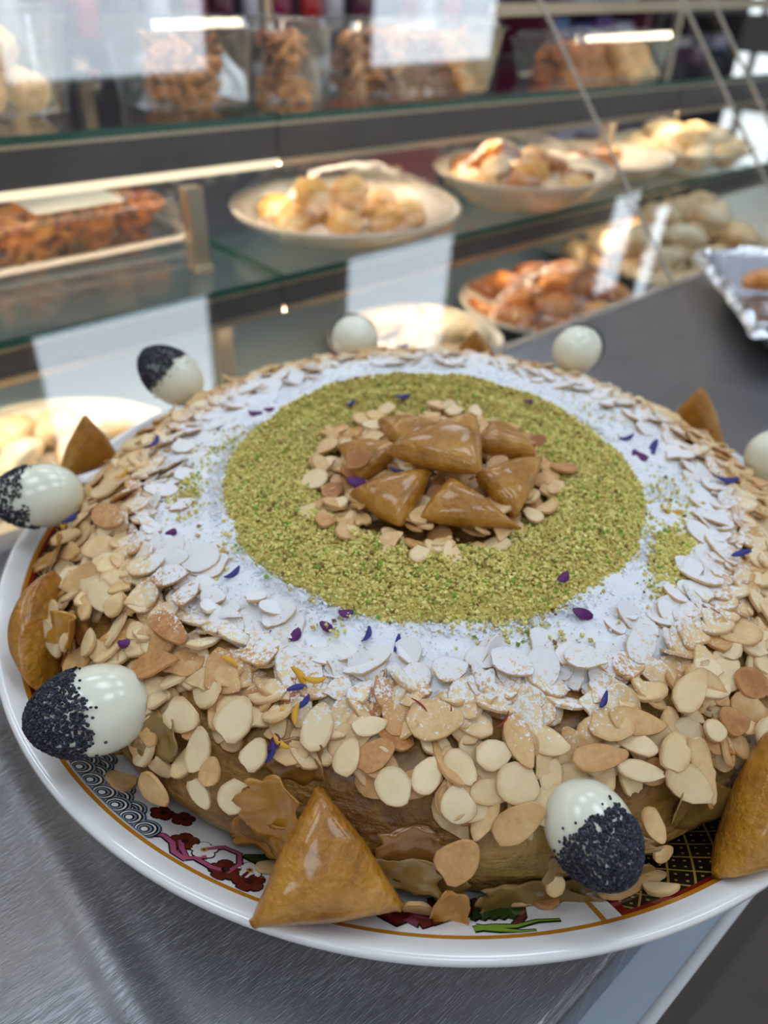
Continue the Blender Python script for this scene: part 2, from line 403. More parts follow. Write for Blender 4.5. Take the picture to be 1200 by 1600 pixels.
def tub(s, n, z, w, d, h, rot, label, lid_label=False, name='plastic_tub'):
    t = empty(name, Matrix.Translation(W(s, n, z)) @ RZ(rot), label, 'plastic tub', 'clear tubs of sweets in the case')
    q = .0005; c = .012
    R = [rring(w * .9, d * .88, c, 0), rring(w, d, c, h), rring(w + .006, d + .006, c + .003, h), rring(w + .006, d + .006, c + .003, h - .001), rring(w - 2 * q + .0004, d - 2 * q + .0004, c, h - .001), rring(w * .9 - 2 * q, d * .88 - 2 * q, c, q)]
    v, f = loft(R); link('tub_body', mesh('tub_body', v, f, M_plastic), t)
    R = [rring(w + .0075, d + .0075, c + .003, h - .0005), rring(w + .0075, d + .0075, c + .003, h + .002), rring(w * .97, d * .96, c, h + .002), rring(w * .94, d * .92, c, h + .008), rring(w * .94 - .002, d * .92 - .002, c, h + .0074), rring(w * .96, d * .95, c, h + .0012)]
    v, f = loft(R, False, False); v2, f2 = loft([rring(w * .94, d * .92, c, h + .0074), rring(w * .94, d * .92, c, h + .008)])
    v, f = joinvf([(v, f), (v2, f2)]); lid = link('lid', mesh('lid', v, f, M_plastic), t)
    if lid_label:
        v, f = loft([rring(w + .010, d + .010, c + .004, .0035), rring(w + .010, d + .010, c + .004, .0062), rring(w * .93, d * .92, c, .0062), rring(w * .93, d * .92, c, .0035)], False, False); link('base_flange', mesh('base_flange', v, f, M_flange), t)
        v, f = slab(-.036, .036, -d / 2 - .004, -.006, h + .0083, h + .0087); link('paper_label', mesh('paper_label', v, f, M_label, False), lid)
    return t
def fill(s, n, z, rot, spots, meshes, name, label, cat, group, sc=1.0, flip=.6, mats=None):
    base = Matrix.Translation(W(s, n, z)) @ RZ(rot)
    for i, (x, y, zz) in enumerate(spots):
        m = base @ Matrix.Translation((x, y, zz)) @ Matrix.Rotation(random.uniform(0, 6.28), 4, 'Z') @ Matrix.Rotation(random.uniform(-flip, flip), 4, 'X') @ Matrix.Scale(sc * random.uniform(.92, 1.06), 4)
        link(name, meshes[i % len(meshes)], None, m, label, cat, group)
def grid_spots(w, d, h, px_, pz, m=.015, jit=.003):
    out = []; nx = max(1, int((w - m) / px_)); ny = max(1, int((d - m) / px_)); nz = max(1, int(h / pz))
    for kz in range(nz):
        for i in range(nx):
            for j in range(ny):
                out.append(((i - (nx - 1) / 2) * px_ + random.uniform(-jit, jit), (j - (ny - 1) / 2) * px_ + random.uniform(-jit, jit), .002 + kz * pz + random.uniform(0, .002)))
    return out
G_cheb = 'honeyed rosette pastries in tubs'
def cheb_tub(s, n, fz, w, d, h, rot, label, inner, km, lidl=False):
    z = fz(s) + .0008; tub(s, n, z, w, d, h, rot, label, lidl)
    fill(s, n, z, rot, grid_spots(w * .9, d * .88, h - .002, .0275 if h > .036 else .031, .0155), [km], 'rosette_pastry', inner, 'pastry', G_cheb, 1.0 if h > .036 else 1.18)
cheb_tub(.165, .478, zs1, .100, .085, .054, 0, 'clear tub of dark rosette pastries next to the sesame balls', 'dark honeyed rosette pastry in tub next to sesame balls', KN[1])
cheb_tub(.2565, .466, zs1, .056, .085, .054, 0, 'smallest clear tub of dark rosette pastries, between two larger tubs', 'dark rosette pastry in the smallest tub', KN[1])
cheb_tub(.395, .460, zs1, .190, .095, .054, math.radians(-3), 'widest clear tub of rosette pastries on the top shelf', 'honeyed rosette pastry in the widest top shelf tub', KN[1])
cheb_tub(.715, .468, zs1, .205, .10, .040, 0, 'low clear tub of rosette pastries behind the glass seams', 'honeyed rosette pastry in low tub behind glass seams', KN[0])
cheb_tub(.048, .503, zs2, .190, .112, .034, 0, 'clear lidded tub of orange rosette pastries with white lid label', 'orange honeyed rosette pastry in tub on lower shelf', KN[2], True)
tub(.012, .492, zs1(.012) + .0008, .112, .075, .060, 0, 'clear tub of pale sesame balls at the end of top shelf')
fill(.012, .492, zs1(.012) + .015, 0, [(-.035, -.016, 0), (-.004, -.017, 0), (.028, -.016, 0), (-.034, .015, 0), (-.003, .014, 0), (.029, .015, 0), (-.02, -.006, .027), (.013, -.006, .027)],
     [BALL], 'sesame_ball', 'round pale sesame coated ball in clear tub', 'pastry', 'sesame balls in the tub', flip=3)

def china_plate(s, n, z, r, h, label, group='cream plates in the case', name='cream_plate'):
    t = empty(name, Matrix.Translation(W(s, n, z)), label, 'plate', group)
    pr = [(0, .0035), (r * .52, .0035), (r * .72, h * .45), (r * .9, h * .85), (r * .99, h), (r, h - .0012), (r * .97, h - .004), (r * .74, h * .45 - .005), (r * .56, .001), (r * .52, 0), (r * .48, 0), (r * .47, .0012), (0, .0012)]
    v, f = lathe(pr, 56); link('plate_body', mesh('plate_body', v, f, M_china), t)
    v, f = tube([(r * .93 * math.cos(a), r * .93 * math.sin(a), h * .93 + .0002) for a in [2 * math.pi * i / 56 for i in range(56)]], .0006, 5, True)
    link('rim_line', mesh('rim_line', v, f, M_alu), t)
    return t
def film(s, n, z, r, h, top, label, seed=0):
    pr = [(0, top), (r * .35, top * .97), (r * .62, top * .8), (r * .85, top * .35 + h * .65), (r * .995, h + .0015), (r * 1.012, h - .002), (r * 1.008, h - .006), (r * .99, h - .0035)]
    v, f = lathe(pr, 48, lambda a, b, t: 1); v = [(x, y, zz + (.0035 * noise.noise(Vector((x * 40, y * 40, seed))) if math.hypot(x, y) < r * .8 else 0)) for x, y, zz in v]
    link('cling_film', mesh('cling_film', v, f, M_film), None, Matrix.Translation(W(s, n, z)), label, 'cling film', 'cling film over plates')
def disc_spots(r, nlay, p, z0, dz):
    out = []
    for kz in range(nlay):
        rr = r - kz * p * .75; kk = 0
        while rr > p * .3:
            m = max(1, int(2 * math.pi * rr / p))
            for i in range(m): a = 2 * math.pi * (i + .3 * kz) / m + kk; out.append((rr * math.cos(a), rr * math.sin(a), z0 + kz * dz))
            rr -= p; kk += .4
    return out
# plate of round cookies
s, n = .268, .392; z = zs2(s) + .0012
china_plate(s, n, z, .104, .027, 'cream plate of round golden cookies under cling film')
fill(s, n, z, 0, [(-.062, -.005, .02), (-.03, -.034, .02), (.006, -.045, .02), (.042, -.04, .02), (-.036, .004, .022), (0, -.01, .02), (.036, -.006, .02), (-.052, .036, .022), (-.015, .03, .02), (.022, .03, .02), (-.046, -.012, .042), (-.014, -.024, .041)],
     COOK, 'round_cookie', 'round golden cookie on the cling filmed cream plate', 'cookie', 'round cookies on the cream plate', 1.0)
film(s, n, z, .104, .027, .058, 'shiny cling film over the plate of round cookies')
# wrapped bowl
s, n = .492, .375; z = zs2(s) + .0014
china_plate(s, n, z, .094, .036, 'deep cream dish of mixed pastries wrapped in cling film')
fill(s, n, z, 0, disc_spots(.06, 2, .036, .022, .014), [CRES, PALE[0], COOK[0]], 'mixed_pastry', 'small mixed pastry under film in the deep cream dish', 'pastry', 'mixed pastries in the deep dish')
film(s, n, z, .094, .036, .064, 'loose crumpled cling film over the deep cream dish', 3)
s, n = .672, .402; z = zs2(s) + .0012
china_plate(s, n, z, .084, .027, 'nearly empty cream plate behind the deep cream dish')
fill(s, n, z, 0, [(-.02, .02, .012), (.02, .01, .012), (-.03, -.02, .012)], [CRES], 'crescent_pastry', 'brown crescent pastry on the nearly empty plate', 'pastry', 'crescents on the nearly empty plate')
s, n = .858, .405; z = zs2(s) + .0014
china_plate(s, n, z, .092, .022, 'farthest cream plate heaped with pale pastries')
fill(s, n, z, 0, disc_spots(.064, 2, .034, .016, .014), PALE, 'pale_pastry', 'pale sugared pastry on the farthest cream plate', 'pastry', 'pale pastries on the farthest plate')
# deck plates
zd = -.0698
china_plate(-.068, .305, zd, .105, .022, 'cream plate on the case floor seen behind the poppy egg', name='cream_plate')
fill(-.068, .305, zd, 0, disc_spots(.07, 1, .036, .016, 0), PALE, 'pale_pastry', 'pale pastry on the case floor behind the poppy egg', 'pastry', 'pale pastries on the near floor plate')
china_plate(.288, .312, zd, .082, .022, 'cream plate on the case floor just behind the cake')
fill(.288, .312, zd, 0, disc_spots(.05, 1, .036, .014, 0), [PALE[1], CRESP], 'pale_pastry', 'pale pastry on the floor plate just behind the cake', 'pastry', 'pale pastries on the plate behind the cake')
china_plate(.470, .300, zd, .096, .020, 'cream plate of orange crescents on the case floor')
fill(.470, .300, zd, 0, disc_spots(.066, 2, .034, .014, .014), [CRES], 'crescent_pastry', 'orange glazed crescent pastry on case floor plate', 'pastry', 'orange crescents on the floor plate')
film(.470, .300, zd, .096, .020, .050, 'cling film over the orange crescent pastries', 6)
# steel tray with a heap of pale pastries
t = empty('pastry_tray', Matrix.Translation(W(.725, .315, zd)) @ RZ(), 'shallow steel tray heaped with pale pastries beyond the foil tray', 'tray')
v, f = loft([rring(.24, .2, .02, 0), rring(.27, .23, .025, .022), rring(.276, .236, .028, .022), rring(.266, .226, .024, .0215), rring(.236, .196, .018, .0012)]); link('tray_body', mesh('tray_body', v, f, M_steel), t)
sp = [(x * .042 + random.uniform(-.006, .006), y * .036 + random.uniform(-.005, .005), .015 + lay * .018) for lay in range(4) for x in range(-2, 3) for y in range(-2, 3) if abs(x) + abs(y) <= 4 - lay]
fill(.725, .315, zd, 0, sp, PALE, 'pale_pastry', 'pale sugared pastry heaped on the shallow steel tray', 'pastry', 'pale pastries heaped on the tray', 1.15)
# foil covered tray on the counter
k = NT('crinkled_foil'); nz = k.noise(45, 3, vec=k.coord()); nz2 = k.noise(140, 3, vec=k.coord())
k.bsdf(L(214, 216, 220), .22, 1.0, normal=k.bump(k.math('ADD', nz, k.math('MULTIPLY', nz2, .4)), .8, .006)); M_foil = k.done()
t = empty('foil_tray', Matrix.Translation((.352, .386, .0008)), 'foil lined tray of pastries on the steel counter', 'tray')
gx, gy, wx, wy = 46, 36, .265, .20; v, f = [], []
def foil_h(u, w):
    e = min(u, 1 - u) * wx; e2 = min(w, 1 - w) * wy; e = min(e, e2)
    wall = .028 * (1 - min(1, max(0, e - .006) / .02)) if e > .006 else .028 - (.006 - e) * 1.2
    return wall + .002
for i in range(gx + 1):
    for j in range(gy + 1):
        u, w = i / gx, j / gy; p = Vector((u * 12, w * 9, 1.7))
        v.append(((u - .5) * wx + .003 * noise.noise(p * 1.3), (w - .5) * wy + .003 * noise.noise(p * 1.3 + Vector((5, 5, 5))), max(.0015, foil_h(u, w) + .004 * noise.noise(p) + .003 * abs(noise.noise(p * 2.3)))))
for i in range(gx):
    for j in range(gy): f.append((i * (gy + 1) + j, (i + 1) * (gy + 1) + j, (i + 1) * (gy + 1) + j + 1, i * (gy + 1) + j + 1))
link('foil_sheet', mesh('foil_sheet', v, f, M_foil), t)
v, f = loft([rring(.21, .14, .012, 0), rring(.257, .182, .016, .026), rring(.255, .18, .016, .026), rring(.208, .138, .011, .0008)]); link('tray_body', mesh('tray_body', v, f, M_steel), t)
for i, (x, y, q) in enumerate(((-.075, .045, 0), (-.03, .05, 1), (.02, .045, 0), (.07, .05, 1), (-.06, .005, 1), (-.01, .0, 0), (.045, .0, 1), (-.04, -.045, 0), (.015, -.045, 1))):
    link('glazed_pastry', [CRES, COOK[1]][q], None, Matrix.Translation((.352 + x, .386 + y, .016 if q else .0075)) @ Matrix.Rotation(i * 1.3, 4, 'Z'), ['golden crescent pastry in the foil lined tray', 'round cookie in the foil lined tray'][q], 'pastry', ['crescents in the foil tray', 'cookies in the foil tray'][q])
# price card and red carton behind the plates
M_card = plain('cream_card', (226, 214, 186), .6); M_red = plain('red_carton', (150, 44, 38), .5, var=.2, scale=12)
v, f = joinvf([rbox(.062, .001, .024, 0, 1, (0, 0, .0125)), rbox(.062, .012, .001, 0, 1, (0, .006, .0005))])
link('price_card', mesh('price_card', v, f, M_card, False), None, Matrix.Translation(W(.392, .497, zs2(.392) + .0008)) @ RZ(math.radians(-18)), 'blank cream price card behind the plate of round cookies', 'card')
t = empty('red_carton', Matrix.Translation(W(.56, .70, zs2(.56) + .0008)) @ RZ(), 'red carton at the back of the shelf behind the plates', 'carton')
v, f = rbox(.215, .055, .062, .002, 2, (0, 0, .0315)); link('carton_body', mesh('carton_body', v, f, M_red, False), t)
v, f = rbox(.215, .056, .002, .0006, 1, (0, 0, .0636)); link('carton_flap', mesh('carton_flap', v, f, M_red, False), t)

# ================================================================ shop behind the case
M_mag = plain('magenta_shelving', (112, 20, 58), .4, var=.1, scale=4)
M_unit = plain('dark_shelving', (58, 46, 52), .5, var=.15, scale=4)
def unit(s, n, w, d, z0, z1, m, label, levels):
    t = empty('shelf_unit', Matrix.Translation(W(s, n, FZ)) @ RZ(), label, 'shelving')
    for q in (-1, 1): v, f = slab(q * w / 2 - .012, q * w / 2 + .012, -d / 2, d / 2, 0, z1 - FZ); link('side_panel', mesh('side_panel', v, f, m, False), t)
    v, f = slab(-w / 2 + .0125, w / 2 - .0125, d / 2 - .012, d / 2, 0, z1 - FZ); link('back_board', mesh('back_board', v, f, m, False), t)
    for zz in levels: v, f = slab(-w / 2 + .0125, w / 2 - .0125, -d / 2, d / 2 - .0125, zz - FZ - .015, zz - FZ); link('shelf_board', mesh('shelf_board', v, f, m, False), t)
    return t
unit(2.18, 1.62, .50, .24, FZ, .40, M_mag, 'magenta shop shelving full of cartons behind the case', [-.62, -.38, -.20, -.02, .14])
unit(.95, 1.62, 1.50, .24, FZ, .42, M_unit, 'long dark shop shelving of bottles behind the case', [-.5, -.2, .09])
unit(3.02, 1.75, .62, .24, FZ, .40, M_unit, 'dark shop shelving beyond the magenta unit', [-.4, -.12, .10])
cols = [((98, 44, 132), 'purple'), ((86, 132, 186), 'light blue'), ((196, 190, 214), 'lilac'), ((120, 30, 90), 'plum'), ((58, 66, 150), 'blue'), ((200, 196, 196), 'white')]
CM = [plain('carton_' + c[1].replace(' ', '_'), c[0], .4, var=.1, scale=20) for c in cols]
def carton(s, n, z, w, d, h, ci, label):
    t = empty('carton', Matrix.Translation(W(s, n, z)) @ RZ(), label, 'carton', 'cartons on the shop shelving')
    v, f = rbox(w, d, h, .003, 2, (0, 0, h / 2 + .0005)); link('carton_body', mesh('carton_body', v, f, CM[ci], False), t)
    v, f = rbox(w * .8, .001, h * .3, 0, 1, (0, -d / 2 - .0008, h * .55)); link('carton_band', mesh('carton_band', v, f, CM[(ci + 2) % 6], False), t)
for zi, (zz, nm) in enumerate(((-.20, 'middle'), (-.02, 'upper'), (.14, 'top'))):
    for j in range(4):
        ci = [[0, 0, 3, 1], [1, 4, 0, 2], [3, 2, 2, 5]][zi][j]
        carton(2.01 + j * .112, 1.58, zz + .0005, .085 + .012 * (j % 2), .10, .10 + .02 * ((j + zi) % 2), ci, '%s carton on the %s board of the magenta shelving, %s in its row' % (cols[ci][1], nm, ['first', 'second', 'third', 'last'][j]))
for j in range(4):
    ci = [4, 5, 3, 2][j]; carton(2.80 + j * .145, 1.72, -.1195 if j % 2 else .1005, .11, .12, .13, ci, '%s carton on the dark shelving beyond the magenta unit, %s along' % (cols[ci][1], ['first', 'second', 'third', 'fourth', 'fifth', 'sixth', 'seventh'][j]))
BOTC = [((150, 30, 70), 'pink'), ((190, 40, 36), 'red'), ((216, 210, 220), 'clear white'), ((96, 30, 60), 'plum'), ((60, 52, 60), 'black')]
BM = [plain('bottle_' + b[1].replace(' ', '_'), b[0], .08, coat=.8) for b in BOTC]
v, f = lathe([(0, 0), (.026, 0), (.028, .004), (.028, .085), (.022, .104), (.011, .118), (.011, .142), (0, .142)], 20); bott = [mesh('bottle_body', v, f, m) for m in BM]
v, f = lathe([(0, .1421), (.013, .1421), (.013, .160), (.011, .162), (0, .162)], 16); capm = mesh('bottle_cap', v, f, M_alu)
for j in range(17):
    c = [0, 2, 3, 1, 4, 2, 0, 3, 2, 0, 1, 2, 3, 4, 0, 2, 1][j]
    t = empty('bottle', Matrix.Translation(W(.33 + j * .078, 1.57 + .02 * (j % 2), .0905)), '%s bottle with metal cap on the long dark shelving' % BOTC[c][1], 'bottle', BOTC[c][1] + ' bottles on the dark shelving')
    link('bottle_body', bott[c], t); link('bottle_cap', capm, t)
ALM = [(-0.0763,-0.0936,0.0683,0.77,-0.64,-0.05,0.0187,0.0079,0.90,0),
(-0.0770,-0.1038,0.0638,0.94,0.00,0.34,0.0174,0.0085,0.90,0),
(-0.1051,-0.0766,0.0635,0.64,-0.77,0.04,0.0193,0.0085,0.10,0),
(-0.0973,-0.0822,0.0649,0.25,0.89,0.38,0.0094,0.0079,0.40,0),
(-0.1194,-0.0818,0.0495,0.59,-0.81,-0.02,0.0173,0.0080,0.00,0),
(-0.0922,-0.0685,0.0697,0.90,0.38,0.23,0.0129,0.0086,0.10,0),
(-0.0832,-0.0743,0.0706,0.90,0.36,0.25,0.0122,0.0088,0.80,0),
(-0.0748,-0.0819,0.0709,0.48,0.85,0.22,0.0115,0.0065,0.70,0),
(-0.0493,-0.1202,0.0636,0.54,0.72,0.42,0.0136,0.0110,0.05,0),
(-0.0650,-0.1182,0.0608,0.89,-0.45,0.02,0.0133,0.0093,0.10,0),
(-0.0577,-0.1254,0.0576,0.07,0.70,0.71,0.0136,0.0072,0.10,0),
(-0.1325,-0.0404,0.0574,0.76,-0.33,0.56,0.0196,0.0071,0.50,0),
(-0.1158,-0.0414,0.0674,0.78,-0.61,0.17,0.0210,0.0099,0.80,0),
(-0.1246,-0.0224,0.0654,0.87,-0.26,0.41,0.0181,0.0079,0.30,0),
(-0.0699,-0.1285,0.0460,0.85,-0.52,-0.07,0.0125,0.0088,0.60,0),
(-0.0559,-0.1326,0.0506,0.62,-0.57,-0.54,0.0099,0.0055,0.00,0),
(-0.0457,-0.1344,0.0536,0.81,0.27,0.53,0.0103,0.0089,0.00,0),
(-0.0421,-0.1284,0.0608,0.55,0.73,0.40,0.0097,0.0074,0.05,0),
(-0.0895,-0.1236,0.0333,0.70,0.46,-0.55,0.0104,0.0093,0.50,1),
(-0.0530,-0.1298,0.0556,0.23,0.74,0.63,0.0081,0.0066,0.60,0),
(-0.0264,-0.1229,0.0659,0.14,0.88,0.45,0.0133,0.0089,0.00,0),
(-0.0107,-0.1282,0.0643,0.77,0.58,0.27,0.0125,0.0077,0.85,0),
(-0.0048,-0.1342,0.0612,0.72,-0.50,-0.48,0.0111,0.0093,0.05,0),
(-0.0174,-0.1287,0.0634,0.25,0.85,0.46,0.0104,0.0069,0.15,0),
(0.0034,-0.1311,0.0629,0.45,0.78,0.44,0.0112,0.0076,0.00,0),
(0.0119,-0.1288,0.0639,0.71,-0.59,-0.37,0.0112,0.0076,0.15,0),
(0.0115,-0.1357,0.0595,-0.06,0.83,0.56,0.0105,0.0096,0.00,0),
(0.0123,-0.1434,0.0509,0.72,0.45,0.53,0.0132,0.0110,0.75,0),
(0.0266,-0.1304,0.0619,0.97,-0.16,-0.19,0.0128,0.0108,0.15,0),
(0.0271,-0.1366,0.0563,0.79,0.49,0.36,0.0157,0.0089,0.60,0),
(0.0043,-0.1191,0.0685,1.00,0.09,0.02,0.0159,0.0119,0.50,0),
(-0.0128,-0.1219,0.0676,0.97,0.23,0.12,0.0106,0.0056,0.10,0),
(0.0268,-0.1217,0.0663,0.38,-0.81,-0.45,0.0157,0.0073,0.60,0),
(0.0204,-0.1251,0.0654,0.89,0.45,0.06,0.0110,0.0082,0.10,0),
(0.0342,-0.1203,0.0662,0.94,-0.19,-0.29,0.0132,0.0077,0.30,0),
(0.0476,-0.1213,0.0633,0.96,0.29,-0.03,0.0169,0.0074,0.75,0),
(0.0592,-0.1215,0.0605,0.95,0.13,-0.28,0.0148,0.0059,0.10,0),
(0.0722,-0.1199,0.0560,0.82,-0.10,-0.56,0.0164,0.0098,0.20,0),
(0.0769,-0.1156,0.0569,0.32,-0.58,-0.75,0.0208,0.0065,0.35,0),
(0.0685,-0.1153,0.0612,0.54,0.80,0.26,0.0130,0.0094,0.30,0),
(0.0587,-0.1109,0.0661,0.97,0.10,-0.24,0.0186,0.0076,0.60,0),
(0.0517,-0.1131,0.0664,0.98,-0.05,-0.19,0.0135,0.0090,0.50,0),
(0.0881,-0.1024,0.0607,0.88,0.36,-0.32,0.0121,0.0083,0.90,0),
(0.0997,-0.0992,0.0552,0.70,0.72,-0.03,0.0143,0.0091,0.00,0),
(0.0813,-0.1065,0.0612,0.95,0.25,-0.18,0.0077,0.0066,0.10,0),
(0.0624,-0.1292,0.0515,0.42,-0.28,-0.86,0.0105,0.0059,0.50,0),
(0.0655,-0.1313,0.0452,0.91,0.29,-0.31,0.0071,0.0055,0.50,0),
(0.0597,-0.1416,0.0342,0.90,0.43,-0.05,0.0169,0.0064,0.60,1),
(0.0688,-0.1424,0.0376,0.95,-0.05,0.30,0.0104,0.0055,0.30,1),
(0.0680,-0.1368,0.0334,0.94,0.02,0.33,0.0089,0.0055,0.50,1),
(0.0385,-0.1469,0.0328,0.98,0.01,0.19,0.0073,0.0062,0.90,1),
(0.0314,-0.1471,0.0316,0.99,0.02,0.17,0.0079,0.0055,0.40,1),
(0.0375,-0.1423,0.0441,0.06,0.46,0.89,0.0067,0.0055,0.40,0),
(0.0249,-0.1004,0.0726,0.96,-0.27,-0.09,0.0140,0.0088,0.40,0),
(0.0964,-0.0894,0.0629,0.91,0.33,-0.26,0.0142,0.0098,0.95,0),
(-0.0798,-0.1229,0.0289,0.93,-0.31,-0.20,0.0082,0.0055,0.40,1),
(-0.0387,-0.1444,0.0310,0.77,0.43,-0.47,0.0094,0.0055,0.40,1),
(0.0035,-0.1473,0.0387,0.96,-0.01,-0.27,0.0088,0.0055,0.50,0),
(0.0077,-0.1047,0.0724,0.95,0.29,0.05,0.0113,0.0077,0.20,0),
(0.0754,-0.0989,0.0665,0.53,0.83,0.18,0.0161,0.0087,0.30,0),
(0.0461,-0.0959,0.0718,0.99,-0.02,-0.10,0.0132,0.0079,0.20,0),
(-0.1225,-0.0743,0.0525,-0.17,0.93,0.33,0.0103,0.0070,0.20,0),
(-0.1124,-0.0867,0.0538,0.17,0.77,0.61,0.0076,0.0055,0.30,0),
(-0.1030,-0.0913,0.0583,-0.19,0.89,0.42,0.0100,0.0055,0.30,0),
(-0.1095,-0.0796,0.0606,0.45,-0.86,-0.21,0.0116,0.0058,0.50,0),]
PET = [('b',-0.0637,-0.0715,0.0739,0.63,0.78,0.01,0.0046),
('b',-0.0124,-0.1074,0.0714,0.73,-0.67,-0.12,0.0048),
('b',-0.1147,0.0043,0.0697,0.38,0.92,0.11,0.0064),
('b',-0.0376,-0.1281,0.0615,0.40,0.78,0.48,0.0042),
('p',-0.0276,-0.0297,0.0764,0.98,-0.20,0.03,0.0070),
('p',-0.0445,-0.0972,0.0719,-0.04,0.98,0.21,0.0050),
('p',-0.0385,-0.0955,0.0726,0.49,0.82,0.29,0.0035),
('p',-0.0520,-0.0807,0.0737,0.99,-0.04,0.15,0.0028),
('p',-0.0804,0.0321,0.0752,0.99,-0.07,0.11,0.0056),
('p',0.0423,-0.0689,0.0756,0.62,0.79,-0.02,0.0041),
('p',0.0476,-0.0777,0.0745,1.00,-0.08,-0.05,0.0060),
('p',0.0369,0.0470,0.0765,0.93,0.34,-0.12,0.0040),
('p',-0.0245,-0.0867,0.0747,0.99,0.13,-0.01,0.0024),
('p',-0.0297,-0.0921,0.0735,0.80,-0.59,0.12,0.0027),
('b',-0.0168,-0.0935,0.0737,0.22,0.90,0.37,0.0027),
('b',-0.0079,-0.0964,0.0736,0.06,0.99,0.11,0.0027),
('b',0.0880,0.0265,0.0743,0.33,0.94,-0.08,0.0070),
('p',0.0810,0.0177,0.0754,0.61,-0.79,0.03,0.0068),
('b',0.0781,0.0323,0.0753,0.94,0.32,-0.11,0.0049),
('b',0.1043,-0.0401,0.0706,0.91,0.37,-0.21,0.0054),
('b',0.1114,0.0064,0.0707,0.96,-0.09,-0.27,0.0076),
('b',-0.0075,-0.0320,0.0764,0.75,0.66,-0.06,0.0060),
('b',-0.0175,0.0427,0.0763,0.74,0.67,0.02,0.0062),
('b',-0.0399,0.0355,0.0763,0.76,0.65,0.04,0.0039),
('b',-0.0051,0.0373,0.0764,0.98,-0.21,-0.00,0.0050),
('y',-0.0333,-0.1107,0.0697,0.60,-0.74,-0.29,0.0055),
('y',-0.0292,-0.1110,0.0697,1.00,-0.05,0.06,0.0048),
('y',-0.0372,-0.1205,0.0656,0.40,0.76,0.51,0.0043),
('y',0.0875,0.0608,0.0721,0.78,0.57,-0.26,0.0064),
('y',0.0865,-0.0196,0.0747,0.97,0.24,-0.09,0.0071),
('y',-0.0703,-0.0626,0.0741,0.41,0.91,0.00,0.0030),
('y',-0.0544,-0.1056,0.0687,0.90,-0.43,-0.07,0.0042),
('y',0.0035,-0.0455,0.0763,0.95,0.31,0.07,0.0045),
('r',0.0083,-0.1180,0.0690,0.11,0.99,0.11,0.0032),
('r',0.0002,-0.1159,0.0694,0.79,-0.59,-0.13,0.0036),
('y',-0.0353,-0.1259,0.0631,0.84,-0.51,-0.19,0.0035),
('b',-0.0313,-0.1173,0.0681,0.75,0.66,0.05,0.0036),
('b',-0.0338,-0.1136,0.0689,0.96,0.29,0.06,0.0040),
('r',0.0225,-0.1179,0.0682,0.59,0.78,0.20,0.0046),
('y',-0.1199,-0.0157,0.0683,0.84,0.52,0.15,0.0046),
('b',-0.1330,-0.0325,0.0591,0.80,-0.19,0.56,0.0074),
('y',-0.1360,-0.0329,0.0559,0.67,-0.51,0.53,0.0050),
('b',-0.1871,0.0690,0.0448,-0.12,0.99,0.03,0.0052),
('p',-0.0898,-0.0508,0.0727,0.99,-0.04,0.12,0.0023),
('p',-0.0888,-0.0964,0.0629,0.89,-0.25,0.37,0.0020),
('b',-0.0144,-0.0191,0.0763,0.98,-0.20,0.02,0.0043),
('y',-0.0098,-0.0155,0.0763,0.92,0.39,0.02,0.0034),
('b',0.0192,-0.0224,0.0764,0.99,-0.01,0.10,0.0028),
('b',0.0010,0.1973,0.0450,0.98,0.18,-0.01,0.0056),
('p',-0.0005,0.0658,0.0762,0.97,0.24,-0.05,0.0042),
('p',0.0248,0.0678,0.0759,0.99,0.13,0.00,0.0054),
('p',-0.0756,0.0363,0.0754,0.95,0.30,0.11,0.0040),
('y',-0.1220,0.1156,0.0440,0.83,0.52,-0.20,0.0064),
('b',0.0498,-0.1079,0.0686,0.37,0.92,0.14,0.0029),
('y',0.1376,0.0956,0.0437,0.94,-0.25,0.22,0.0072),
('p',-0.1132,0.1310,0.0449,0.97,0.25,-0.05,0.0044),
('b',-0.0228,0.1189,0.0682,1.00,0.07,0.03,0.0054),
('r',-0.0559,0.1050,0.0687,0.40,-0.88,0.27,0.0046),
('y',-0.0327,-0.1198,0.0668,0.03,0.91,0.42,0.0043),
('p',-0.0371,-0.1260,0.0629,0.40,0.77,0.49,0.0025),]
# ================================================================ big plate
PPR = [(0, .012), (.105, .012), (.112, .0127), (.12, .0145), (.128, .0175), (.135, .021), (.142, .0257), (.148, .030), (.153, .0338), (.158, .0375), (.162, .0402), (.165, .0425), (.1672, .0441), (.1690, .0448), (.1700, .0442), (.1703, .0428), (.1692, .0412), (.166, .0388), (.158, .0325), (.148, .0248), (.135, .0155), (.12, .0088), (.112, .0062), (.109, .0045), (.1085, .0003), (.1065, .0001), (.1045, .0006), (.104, .004), (.10, .0062), (0, .0065)]
PI = PPR[:14]
def plate_z(r): return float(np.interp(r, [p[0] for p in PI], [p[1] for p in PI]))
def plate_pt(r, th, up=0.0):
    dz = (plate_z(r + .001) - plate_z(r - .001)) / .002; q = math.sqrt(1 + dz * dz)
    rr = r - dz / q * up; return (rr * math.cos(th), rr * math.sin(th), plate_z(r) + up / q)
k = NT('glazed_plate'); tc = k.coord(); sp = k.n('SeparateXYZ'); k.set(sp.inputs[0], tc)
x, y = sp.outputs[0], sp.outputs[1]
r = k.math('SQRT', k.math('ADD', k.math('MULTIPLY', x, x), k.math('MULTIPLY', y, y))); th = k.math('ARCTAN2', y, x)
def band(v, a, b): return k.math('MULTIPLY', k.math('GREATER_THAN', v, a), k.math('LESS_THAN', v, b))
geo_up = k.math('GREATER_THAN', sp.outputs[2], .0125)
nrm = k.n('NewGeometry').outputs['Normal']; sn = k.n('SeparateXYZ'); k.set(sn.inputs[0], nrm); upf = k.math('GREATER_THAN', sn.outputs[2], .2)
cu = k.math('MULTIPLY', th, round(.16 / .0092 * 6.2831853) / 6.2831853); cv = k.math('MULTIPLY', r, 1 / .0092)
